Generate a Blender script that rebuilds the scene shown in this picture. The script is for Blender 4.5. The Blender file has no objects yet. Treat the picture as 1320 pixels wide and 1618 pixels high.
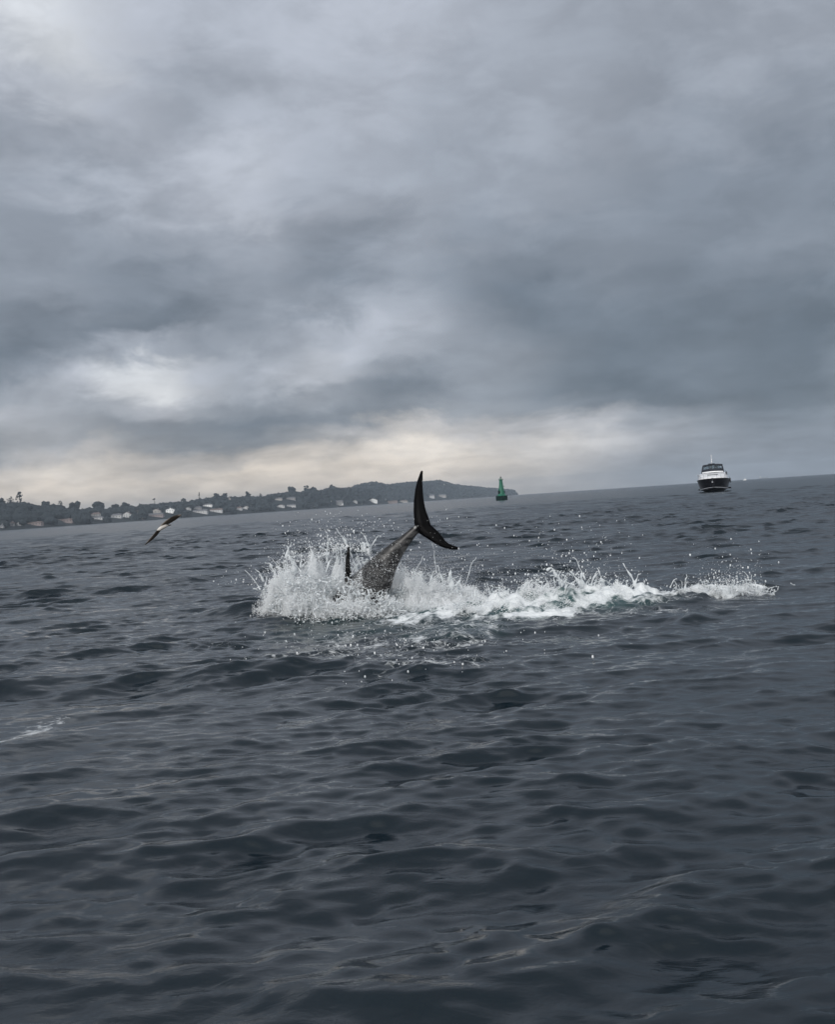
import bpy, bmesh, math, random
import numpy as np
from mathutils import Vector, Matrix, Quaternion
from mathutils.geometry import delaunay_2d_cdt

random.seed(7)
rng = np.random.default_rng(11)
scene = bpy.context.scene
COL = scene.collection
R = math.radians

# ------------------------------------------------------------------ camera
CAM_H, FOC = 1.4, 1700.0                      # metres above the sea, focal length in photo pixels
SLOPE = 0.0667                                # horizon climbs to the right: the camera is rolled
ROLL = math.atan(SLOPE)
PITCH = math.atan(16.9 / FOC)
F = Vector((0, math.cos(PITCH), -math.sin(PITCH)))
R0 = Vector((1, 0, 0)); U0 = Vector((0, math.sin(PITCH), math.cos(PITCH)))
RT = R0 * math.cos(ROLL) - U0 * math.sin(ROLL)
UP = R0 * math.sin(ROLL) + U0 * math.cos(ROLL)
cam = bpy.data.cameras.new('camera'); camo = bpy.data.objects.new('camera', cam); COL.objects.link(camo)
cam.sensor_fit = 'VERTICAL'; cam.sensor_height = 36.0; cam.lens = FOC / 1618 * 36.0
cam.clip_start = 0.05; cam.clip_end = 30000
M = Matrix.Identity(4)
for i in range(3):
    M[i][0], M[i][1], M[i][2] = RT[i], UP[i], -F[i]
M[2][3] = CAM_H
camo.matrix_world = M
scene.camera = camo
EYE = Vector((0, 0, CAM_H))

def ray(px, py):
    return F * FOC + RT * (px - 660) - UP * (py - 809)
def at(px, py, depth):                        # the place seen at a photo pixel, `depth` metres ahead
    v = ray(px, py); return EYE + v * (depth / v.y)
def ground(px, py):
    v = ray(px, py); return EYE + v * (-CAM_H / v.z)
def horizon(px):
    return 836.0 - SLOPE * px

# ------------------------------------------------------------------ world: overcast sky
AZ_SUN, EL_SUN = R(-155), R(25)
world = bpy.data.worlds.new('World'); scene.world = world; world.use_nodes = True
wt = world.node_tree; wt.nodes.clear()
class NT:
    def __init__(s, t): s.t = t
    def n(s, typ, **kw):
        nd = s.t.nodes.new(typ)
        for k, v in kw.items(): setattr(nd, k, v)
        return nd
    def l(s, a, b): s.t.links.new(a, b)
    def put(s, sock, v):
        if isinstance(v, bpy.types.NodeSocket): s.t.links.new(v, sock)
        else: sock.default_value = v
    def math(s, op, a, b=0.0, c=None, clamp=False):
        nd = s.n('ShaderNodeMath', operation=op); nd.use_clamp = clamp
        s.put(nd.inputs[0], a); s.put(nd.inputs[1], b)
        if c is not None: s.put(nd.inputs[2], c)
        return nd.outputs[0]
    def vmath(s, op, a, b=None):
        nd = s.n('ShaderNodeVectorMath', operation=op)
        s.put(nd.inputs[0], a)
        if b is not None: s.put(nd.inputs[1], b)
        return nd.outputs['Value'] if op in ('DOT_PRODUCT', 'LENGTH') else nd.outputs[0]
    def mix(s, f, a, b, blend='MIX'):
        nd = s.n('ShaderNodeMix', data_type='RGBA', blend_type=blend)
        s.put(nd.inputs[0], f)
        for sk, v in ((nd.inputs[6], a), (nd.inputs[7], b)):
            s.put(sk, v if isinstance(v, bpy.types.NodeSocket) else (*v[:3], 1.0))
        return nd.outputs[2]
    def maprange(s, v, a, b, c=0.0, d=1.0, kind='SMOOTHSTEP'):
        nd = s.n('ShaderNodeMapRange', interpolation_type=kind)
        s.put(nd.inputs[0], v)
        for i, x in enumerate((a, b, c, d)): s.put(nd.inputs[i + 1], x)
        return nd.outputs[0]
    def noise(s, vec, scale, detail=4.0, rough=0.5, dist=0.0, dim='3D'):
        nd = s.n('ShaderNodeTexNoise', noise_dimensions=dim)
        if vec is not None: s.put(nd.inputs['Vector'], vec)
        nd.inputs['Scale'].default_value = scale; nd.inputs['Detail'].default_value = detail
        nd.inputs['Roughness'].default_value = rough; nd.inputs['Distortion'].default_value = dist
        return nd.outputs['Fac'], nd.outputs['Color']

def s2l(v):
    v = np.asarray(v, float)
    return np.where(v <= 0.04045, v / 12.92, ((v + 0.055) / 1.055) ** 2.4)

# brightness of the cloud deck, direction by direction (pixel x, pixel y, grey value)
SKY = [(20,20,225),(120,40,212),(230,30,190),(350,60,180),(500,40,183),(620,20,186),(720,40,180),(850,40,170),(1000,30,164),(1150,20,163),(1290,30,168),
(20,130,205),(80,120,208),(200,130,182),(330,130,174),(500,130,180),(650,130,177),(800,110,168),(950,120,160),(1100,130,157),(1200,80,163),(1300,140,148),
(20,200,178),(150,230,178),(270,220,164),(400,200,177),(520,190,178),(640,200,171),(760,200,160),(870,245,168),(1000,200,154),(1150,200,148),(1300,220,144),
(40,300,158),(150,300,160),(220,290,185),(345,300,200),(450,265,190),(520,300,172),(650,300,168),(780,300,158),(920,310,148),(1050,290,142),(1180,280,131),(1300,270,122),(1250,330,145),
(20,380,148),(150,380,146),(300,380,160),(450,370,165),(600,380,160),(750,380,150),(900,380,140),(1050,370,137),(1200,390,133),(1300,380,136),
(20,450,150),(150,460,150),(300,440,147),(450,460,148),(600,450,142),(750,460,133),(900,460,128),(1050,450,126),(1200,460,125),(1300,470,113),
(20,530,125),(100,530,122),(220,530,133),(350,530,150),(480,520,160),(600,505,182),(660,495,185),(760,520,138),(900,530,122),(1050,530,115),(1200,530,114),(1300,530,109),
(20,590,132),(100,590,165),(180,572,222),(225,590,240),(290,585,215),(340,590,175),(420,580,178),(520,590,200),(600,570,172),(680,580,150),(780,580,155),(900,590,122),(1050,590,113),(1200,600,112),(1300,600,110),
(30,658,190),(120,640,160),(200,640,172),(260,650,182),(340,640,145),(450,650,135),(550,650,132),(650,650,135),(760,640,150),(870,640,140),(1000,640,130),(1150,640,120),(1300,650,122),
(20,700,150),(110,705,172),(200,700,145),(300,710,145),(400,705,150),(480,715,170),(560,710,190),(650,700,208),(740,690,205),(850,680,195),(910,670,205),(1000,660,172),(1060,665,165),(1200,690,138),(1300,690,133),
(20,750,190),(110,758,208),(200,760,192),(300,755,196),(400,745,212),(480,750,200),(560,740,205),(640,735,212),(700,740,210),(800,720,198),(900,720,180),(1000,710,165),(1100,720,150),(1200,730,150),(1300,735,143),
(20,785,190),(150,785,194),(300,778,196),(450,765,205),(600,770,205),(750,765,195),(900,755,178),(1100,745,155),(1300,740,145)]
S = []
for x, y, g in SKY:
    if y > 690 and x < 990 and g > 160: g += 19
    d = ray(x, y).normalized()
    S.append((math.atan2(d.x, d.y), math.asin(d.z), g))
S = np.array(S)
AZ_MAX = 3.1416
STOPS = np.concatenate([[-3.14, -2.2, -1.5, -0.62], np.linspace(-0.40, 0.40, 24), [0.62, 1.5, 2.2, 3.14]])
ROWS = np.array([0.0, 0.016, 0.032, 0.048, 0.064, 0.082, 0.100, 0.118, 0.136, 0.156, 0.178, 0.205, 0.235, 0.27, 0.31, 0.36, 0.41, 0.46, 0.60, 0.80, 1.2])
def ycoord(el): return np.log(np.maximum(el, 0) + 0.12)
SA, SE = 0.058, 0.125
_dA = (S[:, None, 0] - S[None, :, 0]) / SA; _dE = (ycoord(S[:, 1])[:, None] - ycoord(S[:, 1])[None, :]) / SE
SW = np.linalg.solve(np.exp(-0.5 * (_dA ** 2 + _dE ** 2)) + 0.04 * np.eye(len(S)), S[:, 2] - 152.0)
def sky_grey(az, el):
    a = np.clip(az, -0.41, 0.41); e = min(el, 0.44)
    g = 152 + (np.exp(-0.5 * (((S[:, 0] - a) / SA) ** 2 + ((ycoord(S[:, 1]) - ycoord(e)) / SE) ** 2)) * SW).sum()
    g = min(max(g, 100), 250)
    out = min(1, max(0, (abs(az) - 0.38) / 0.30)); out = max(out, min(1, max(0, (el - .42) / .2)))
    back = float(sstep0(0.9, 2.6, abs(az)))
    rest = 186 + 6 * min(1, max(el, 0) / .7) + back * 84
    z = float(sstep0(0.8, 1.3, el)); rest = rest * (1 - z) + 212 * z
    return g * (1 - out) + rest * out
def sstep0(a, b, x):
    t = min(1, max(0, (x - a) / (b - a))); return t * t * (3 - 2 * t)
def sky_rgb(az, el):
    g = sky_grey(az, el)
    t = np.interp(g, [105, 130, 160, 185, 215, 240], [0, 1, 2, 3, 4, 5])
    tint = np.array([np.interp(t, range(6), c) for c in ((0.890, 0.930, 0.955, 0.968, 0.978, 0.990), (1,) * 6, (1.120, 1.090, 1.070, 1.062, 1.035, 1.005))])
    warm = math.exp(-(max(el, 0) / 0.075) ** 2) / (1 + math.exp((az - 0.17) / 0.06)) * min(1, max(0, (g - 120) / 70))
    if abs(az) > 0.4: warm *= math.exp(-((abs(az) - 0.4) / 0.25) ** 2)
    tint = tint * (1 - warm) + np.array([1.058, 0.990, 0.908]) * warm
    return s2l(np.clip(g / 255 * tint, 0, 1.2))

N = NT(wt)
geo = N.n('ShaderNodeTexCoord').outputs['Generated']
sep = N.n('ShaderNodeSeparateXYZ'); N.l(geo, sep.inputs[0])
zc = N.math('MAXIMUM', sep.outputs[2], 0.0)
den = N.math('ADD', zc, 0.20)
comb = N.n('ShaderNodeCombineXYZ')
N.l(N.math('DIVIDE', sep.outputs[0], den), comb.inputs[0]); N.l(N.math('DIVIDE', sep.outputs[1], den), comb.inputs[1])
deck = comb.outputs[0]                         # where the view meets the cloud deck
mp = N.n('ShaderNodeMapping'); N.l(deck, mp.inputs[0])
mp.inputs['Rotation'].default_value = (0, 0, R(24)); mp.inputs['Scale'].default_value = (0.62, 1.0, 1.0)
m3 = N.n('ShaderNodeMapping'); N.l(geo, m3.inputs[0]); m3.inputs['Scale'].default_value = (1.0, 1.0, 2.1)
m3.inputs['Rotation'].default_value = (0, R(-6), 0)
nf, nc = N.noise(m3.outputs[0], 4.6, 8.0, 0.58, 0.5)
nf3, nc3 = N.noise(m3.outputs[0], 13.0, 7.0, 0.6, 0.3)
nf2, nc2 = N.noise(deck, 5.5, 6.0, 0.55, 0.2)
az = N.math('ARCTAN2', sep.outputs[0], sep.outputs[1])
el = N.math('ARCSINE', sep.outputs[2])
sc_ = N.n('ShaderNodeSeparateColor'); N.l(nc, sc_.inputs[0])
sc2 = N.n('ShaderNodeSeparateColor'); N.l(nc3, sc2.inputs[0])
amp = N.math('ADD', N.math('MULTIPLY', zc, 0.15), 0.017)
w1 = N.math('ADD', N.math('SUBTRACT', sc_.outputs[0], 0.5), N.math('MULTIPLY', N.math('SUBTRACT', sc2.outputs[0], 0.5), 1.1))
w2 = N.math('ADD', N.math('SUBTRACT', sc_.outputs[1], 0.5), N.math('MULTIPLY', N.math('SUBTRACT', sc2.outputs[1], 0.5), 1.1))
azw = N.math('MULTIPLY_ADD', w1, N.math('MULTIPLY', amp, 1.6), az)
elw = N.math('MULTIPLY_ADD', w2, N.math('MULTIPLY', amp, 1.6), el)
azn = N.math('MULTIPLY_ADD', azw, 0.5 / AZ_MAX, 0.5)
cur = None
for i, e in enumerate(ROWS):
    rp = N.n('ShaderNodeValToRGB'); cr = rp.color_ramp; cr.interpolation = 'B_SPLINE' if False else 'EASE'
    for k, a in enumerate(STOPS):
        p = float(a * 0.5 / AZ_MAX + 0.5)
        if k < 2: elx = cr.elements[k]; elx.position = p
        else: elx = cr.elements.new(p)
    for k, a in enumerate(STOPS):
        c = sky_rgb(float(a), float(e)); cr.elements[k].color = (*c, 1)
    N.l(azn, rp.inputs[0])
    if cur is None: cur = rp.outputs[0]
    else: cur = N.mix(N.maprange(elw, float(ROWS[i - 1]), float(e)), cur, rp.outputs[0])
# billow texture of the deck
tex = N.math('ADD', N.math('MULTIPLY', N.math('SUBTRACT', N.maprange(nf, 0.34, 0.66), 0.5), 0.16), N.math('MULTIPLY', N.math('SUBTRACT', N.maprange(nf2, 0.36, 0.64), 0.5), N.maprange(zc, 0.0, 0.15, 0.20, 0.05)))
tex = N.math('ADD', tex, N.math('MULTIPLY', N.math('SUBTRACT', N.maprange(nf3, 0.36, 0.64), 0.5), 0.15))
tex = N.math('ADD', tex, 1.0)
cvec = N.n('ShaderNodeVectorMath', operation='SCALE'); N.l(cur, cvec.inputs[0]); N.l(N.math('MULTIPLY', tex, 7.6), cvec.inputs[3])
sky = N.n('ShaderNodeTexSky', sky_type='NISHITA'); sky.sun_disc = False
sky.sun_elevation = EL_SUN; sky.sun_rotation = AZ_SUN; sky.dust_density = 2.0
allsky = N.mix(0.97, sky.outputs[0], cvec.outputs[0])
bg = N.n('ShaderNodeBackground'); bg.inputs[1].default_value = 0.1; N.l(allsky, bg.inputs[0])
wo = N.n('ShaderNodeOutputWorld'); N.l(bg.outputs[0], wo.inputs[0])

# ------------------------------------------------------------------ sun behind the clouds, exposure
sun = bpy.data.lights.new('sun', 'SUN'); sun.energy = 1.5; sun.angle = R(30); sun.color = (1.0, 0.97, 0.93)
suno = bpy.data.objects.new('sun', sun); COL.objects.link(suno)
sd = Vector((math.sin(AZ_SUN) * math.cos(EL_SUN), math.cos(AZ_SUN) * math.cos(EL_SUN), math.sin(EL_SUN)))
suno.rotation_euler = (-sd).to_track_quat('-Z', 'Y').to_euler(); suno.location = (0, 0, 60)
vs = scene.view_settings
scene.display_settings.display_device = 'sRGB'
vs.view_transform = 'Standard'; vs.look = 'None'; vs.exposure = 0.40; vs.gamma = 1.0; vs.use_curve_mapping = False
scene.cycles.max_bounces = 24; scene.cycles.diffuse_bounces = 20; scene.cycles.glossy_bounces = 4; scene.cycles.volume_bounces = 1; scene.cycles.transparent_max_bounces = 8
scene.cycles.sample_clamp_indirect = 4.0
scene.cycles.use_denoising = True

# ------------------------------------------------------------------ helpers
def tag(o, label=None, cat=None, group=None, kind=None):
    if label: o['label'] = label
    if cat: o['category'] = cat
    if group: o['group'] = group
    if kind: o['kind'] = kind
    return o
def empty(name, loc, rz=0.0):
    o = bpy.data.objects.new(name, None); COL.objects.link(o)
    o.location = loc; o.rotation_euler = (0, 0, rz); o.empty_display_size = 0.3
    return o
def link(name, me, m, parent=None):
    o = bpy.data.objects.new(name, me); COL.objects.link(o)
    if m is not None:
        me.materials.clear(); me.materials.append(m)
    if parent is not None: o.parent = parent
    return o
def mesh_np(name, V, Fq, smooth=True):
    me = bpy.data.meshes.new(name)
    V = np.asarray(V, np.float32); Fq = np.asarray(Fq, np.int32)
    k = Fq.shape[1]
    me.vertices.add(len(V)); me.vertices.foreach_set('co', V.ravel())
    me.loops.add(Fq.size); me.loops.foreach_set('vertex_index', Fq.ravel())
    me.polygons.add(len(Fq)); me.polygons.foreach_set('loop_start', np.arange(0, Fq.size, k, dtype=np.int32))
    me.update(calc_edges=True)
    me.polygons.foreach_set('use_smooth', np.full(len(Fq), smooth)); me.update()
    return me
def attr(me, name, vals):
    a = me.attributes.new(name, 'FLOAT', 'POINT'); a.data.foreach_set('value', np.asarray(vals, np.float32))
class MB:
    """collects boxes, tubes, lathes and lofts into one mesh"""
    def __init__(s): s.v = []; s.f = []
    def add(s, vs, fs):
        b = len(s.v); s.v += [tuple(v) for v in vs]; s.f += [tuple(i + b for i in f) for f in fs]; return s
    def box(s, lo, hi, m=None):
        x0, y0, z0 = lo; x1, y1, z1 = hi
        vs = [Vector(p) for p in ((x0,y0,z0),(x1,y0,z0),(x1,y1,z0),(x0,y1,z0),(x0,y0,z1),(x1,y0,z1),(x1,y1,z1),(x0,y1,z1))]
        if m is not None: vs = [m @ v for v in vs]
        return s.add(vs, ((0,3,2,1),(4,5,6,7),(0,1,5,4),(1,2,6,5),(2,3,7,6),(3,0,4,7)))
    def tube(s, pts, r, n=8):
        pts = [Vector(p) for p in pts]; rs = r if isinstance(r, (list, tuple)) else [r] * len(pts)
        vs = []; fs = []
        for i, p in enumerate(pts):
            t = (pts[min(i + 1, len(pts) - 1)] - pts[max(i - 1, 0)]).normalized()
            a = t.cross(Vector((0.123, 0.31, 0.94))).normalized(); b = t.cross(a)
            for k in range(n):
                w = 2 * math.pi * k / n; vs.append(p + (a * math.cos(w) + b * math.sin(w)) * rs[i])
        for i in range(len(pts) - 1):
            for k in range(n):
                fs.append((i*n+k, i*n+(k+1)%n, (i+1)*n+(k+1)%n, (i+1)*n+k))
        fs.append(tuple(range(n - 1, -1, -1))); fs.append(tuple((len(pts)-1)*n + k for k in range(n)))
        return s.add(vs, fs)
    def lathe(s, prof, n=24, cx=0, cy=0, cap=True):
        vs = []; fs = []
        for (r, z) in prof:
            for k in range(n):
                w = 2 * math.pi * k / n; vs.append((cx + r * math.cos(w), cy + r * math.sin(w), z))
        for i in range(len(prof) - 1):
            for k in range(n): fs.append((i*n+k, i*n+(k+1)%n, (i+1)*n+(k+1)%n, (i+1)*n+k))
        if cap:
            fs.append(tuple(range(n - 1, -1, -1))); fs.append(tuple((len(prof)-1)*n + k for k in range(n)))
        return s.add(vs, fs)
    def loft(s, rings, closed=True, caps=True):
        n = len(rings[0]); vs = [p for r_ in rings for p in r_]; fs = []
        for i in range(len(rings) - 1):
            for k in range(n if closed else n - 1):
                fs.append((i*n+k, i*n+(k+1)%n, (i+1)*n+(k+1)%n, (i+1)*n+k))
        if caps and closed:
            fs.append(tuple(range(n - 1, -1, -1))); fs.append(tuple((len(rings)-1)*n + k for k in range(n)))
        return s.add(vs, fs)
    def prism(s, outline, d0, d1, axis=1):
        """outline of (a,b) pairs pushed along an axis"""
        n = len(outline)
        def mk(a, b, d): return (d, a, b) if axis == 0 else (a, d, b) if axis == 1 else (a, b, d)
        vs = [mk(a, b, d0) for a, b in outline] + [mk(a, b, d1) for a, b in outline]
        fs = [tuple(range(n)), tuple(range(2*n - 1, n - 1, -1))] + [(k, k + n, (k+1) % n + n, (k+1) % n) for k in range(n)]
        return s.add(vs, fs)
    def mesh(s, name, smooth=False, bevel=0.0):
        me = bpy.data.meshes.new(name); me.from_pydata(s.v, [], s.f); me.update()
        bm = bmesh.new(); bm.from_mesh(me)
        bmesh.ops.recalc_face_normals(bm, faces=bm.faces)
        if bevel > 0:
            es = [e for e in bm.edges if len(e.link_faces) == 2 and e.calc_face_angle(0) > R(25)]
            bmesh.ops.bevel(bm, geom=es, offset=bevel, segments=2, affect='EDGES', profile=0.6)
        bm.to_mesh(me); bm.free()
        if smooth:
            me.polygons.foreach_set('use_smooth', [True] * len(me.polygons))
            try: me.set_sharp_from_angle(angle=R(40))
            except Exception: pass
        return me
    def build(s, name, m, parent=None, smooth=False, bevel=0.0):
        return link(name, s.mesh(name, smooth, bevel), m, parent)

# lattice value noise, numpy
def vnoise(p, seed=0):
    p = np.asarray(p, float); i = np.floor(p).astype(np.int64); f = p - i; f = f * f * (3 - 2 * f)
    D = p.shape[1]; out = 0
    for c in range(1 << D):
        h = np.full(len(p), seed * 1013904223 + 12345, np.int64); w = 1.0
        for d in range(D):
            b = (c >> d) & 1
            h = (h ^ ((i[:, d] + b) * (73856093, 19349663, 83492791)[d])) * 1274126177 & 0x7fffffff
            w = w * (f[:, d] if b else 1 - f[:, d])
        h = (h ^ (h >> 15)) * 2246822519 & 0x7fffffff
        out = out + w * ((h ^ (h >> 13)) % 65536 / 65535.0)
    return out
def fbm(p, octv=4, seed=0, gain=0.5):
    a, s, t = 1.0, 0, 0; p = np.asarray(p, float)
    for o in range(octv):
        s = s + a * vnoise(p * 2 ** o + 17.3 * o, seed + o); t += a; a *= gain
    return s / t
def sstep(a, b, x):
    t = np.clip((x - a) / (b - a), 0, 1); return t * t * (3 - 2 * t)

# ------------------------------------------------------------------ materials
def material(name, base=(0.5,)*3, rough=0.5, metal=0.0, spec=0.5, vary=0.0, vscale=4.0, bump=0.0, bscale=30.0, trans=0.0, ior=1.45):
    m = bpy.data.materials.new(name); m.use_nodes = True; t = NT(m.node_tree)
    p = m.node_tree.nodes['Principled BSDF']
    p.inputs['Base Color'].default_value = (*base, 1); p.inputs['Roughness'].default_value = rough
    p.inputs['Metallic'].default_value = metal; p.inputs['Specular IOR Level'].default_value = spec
    p.inputs['IOR'].default_value = ior; p.inputs['Transmission Weight'].default_value = trans
    tc = t.n('ShaderNodeTexCoord').outputs['Object']
    if vary > 0:
        f, _ = t.noise(tc, vscale, 5.0, 0.6)
        k = t.maprange(f, 0.25, 0.75, 1 - vary, 1 + vary, 'LINEAR')
        nd = t.n('ShaderNodeVectorMath', operation='SCALE'); nd.inputs[0].default_value = base; t.l(k, nd.inputs[3])
        t.l(nd.outputs[0], p.inputs['Base Color'])
    if bump > 0:
        f, _ = t.noise(tc, bscale, 4.0, 0.6)
        b = t.n('ShaderNodeBump'); b.inputs['Strength'].default_value = bump; b.inputs['Distance'].default_value = 0.02
        t.l(f, b.inputs['Height']); t.l(b.outputs[0], p.inputs['Normal'])
    return m

# ------------------------------------------------------------------ the sea
def band(L, n, lmin, lmax, seed, A=0.0058, kp=1.5, th0=R(101), spread=2.0):
    g = np.random.default_rng(seed)
    k1 = np.fft.fftfreq(n, L / n) * 2 * np.pi; kx, ky = np.meshgrid(k1, k1, indexing='xy')
    k = np.hypot(kx, ky); k[0, 0] = 1
    th = np.arctan2(ky, kx)
    D = 0.80 * np.abs(np.cos(th - th0)) ** (2 * spread) * 0.85 + 0.20 / np.pi
    Psi = A * k ** -4 * np.exp(-1.25 * (kp / k) ** 2) * D * np.exp(-(k / 110.0) ** 2) * (1 + 0.0 * k)
    km, kM = 2 * np.pi / lmax, 2 * np.pi / lmin
    Psi *= (k >= km) & (k < kM); Psi[0, 0] = 0
    dk = 2 * np.pi / L
    H = np.sqrt(Psi * dk * dk / 2) * (g.normal(size=k.shape) + 1j * g.normal(size=k.shape)) * n * n
    h = np.fft.ifft2(H).real; dx = np.fft.ifft2(1j * kx / k * H).real; dy = np.fft.ifft2(1j * ky / k * H).real
    mss = float((Psi * k * k).sum() * dk * dk)
    return dict(L=L, n=n, h=h.astype(np.float32), dx=dx.astype(np.float32), dy=dy.astype(np.float32), lmin=lmin, lmax=lmax, mss=mss)
BANDS = [band(173.0, 512, 3.2, 40.0, 1, spread=3.0), band(71.0, 512, 0.95, 3.2, 2, spread=3.2), band(29.0, 512, 0.33, 0.95, 3, spread=2.6), band(8.3, 512, 0.085, 0.33, 4, spread=1.5)]
def bil(T, L, x, y):
    n = T.shape[0]; u = (x / L * n) % n; v = (y / L * n) % n
    i = np.floor(u).astype(np.int64) % n; j = np.floor(v).astype(np.int64) % n; fu = (u - np.floor(u)); fv = (v - np.floor(v))
    i1 = (i + 1) % n; j1 = (j + 1) % n
    return (T[j, i] * (1 - fu) + T[j, i1] * fu) * (1 - fv) + (T[j1, i] * (1 - fu) + T[j1, i1] * fu) * fv
ROT = [0.0, 0.10, -0.12, 0.22]
def gp(px, py):
    p = ground(px, py); return p.x, p.y
def swell_bumps(X, Y):
    """water heaped up by the dive, metres"""
    z = np.zeros_like(X)
    def g(px, py, rx, ry, a, rot=0.0):
        cx, cy = gp(px, py); dx = X - cx; dy = Y - cy
        c, s = math.cos(rot), math.sin(rot)
        return a * np.exp(-((dx * c + dy * s) / rx) ** 2 - ((-dx * s + dy * c) / ry) ** 2)
    z += g(405, 966, 0.75, 0.38, 0.15)
    z += g(470, 985, 0.7, 0.22, 0.10)
    z -= g(470, 1008, 0.9, 0.35, 0.07)
    z += g(570, 960, 0.9, 0.6, 0.10)
    z += g(850, 962, 1.0, 0.42, 0.17, 0.05)
    z += g(1000, 954, 0.8, 0.35, 0.13, 0.05)
    z -= g(900, 1000, 1.3, 0.5, 0.05)
    z += g(1130, 935, 0.6, 0.4, 0.09)
    z += g(730, 1000, 0.5, 0.35, 0.06)
    return z
FOAM = [  # px, py, rx px, ry px, amount : where foam lies on the water
    (560,962,120,13,1.1),(660,952,90,11,1.2),(700,972,130,11,.85),(830,957,120,14,1.25),(900,960,70,14,1.2),(960,950,120,13,1.25),(1085,941,95,8,1.1),(1165,934,55,7,.95),(800,975,60,8,1.0),
    (760,985,70,10,.75),(700,1000,110,13,.62),(600,1025,180,18,.60),(730,1022,60,12,.66),(455,1042,50,5,.66),(500,1010,110,13,.5),(640,1050,130,12,.50),(360,1010,60,7,.34),
    (1020,968,70,4,.6),(1130,920,60,4,.5)]
AER = [(640,955,90,14,.6),(780,962,90,11,1.0),(850,966,110,9,1.0),(960,960,80,7,.8),(700,965,80,12,.9),(720,992,90,14,.35),(560,990,120,15,.25)]
def blot(X, Y, lst, sharp=1.0):
    o = np.zeros_like(X)
    for px, py, rx, ry, a in lst:
        cx, cy = gp(px, py); d = math.hypot(cx, cy)
        wx = rx * d / FOC; wy = ry * d * d / (FOC * CAM_H)
        q = ((X - cx) / wx) ** 2 + ((Y - cy) / wy) ** 2
        o = np.maximum(o, a * np.exp(-q * q * 0.7))
    return o

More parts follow.
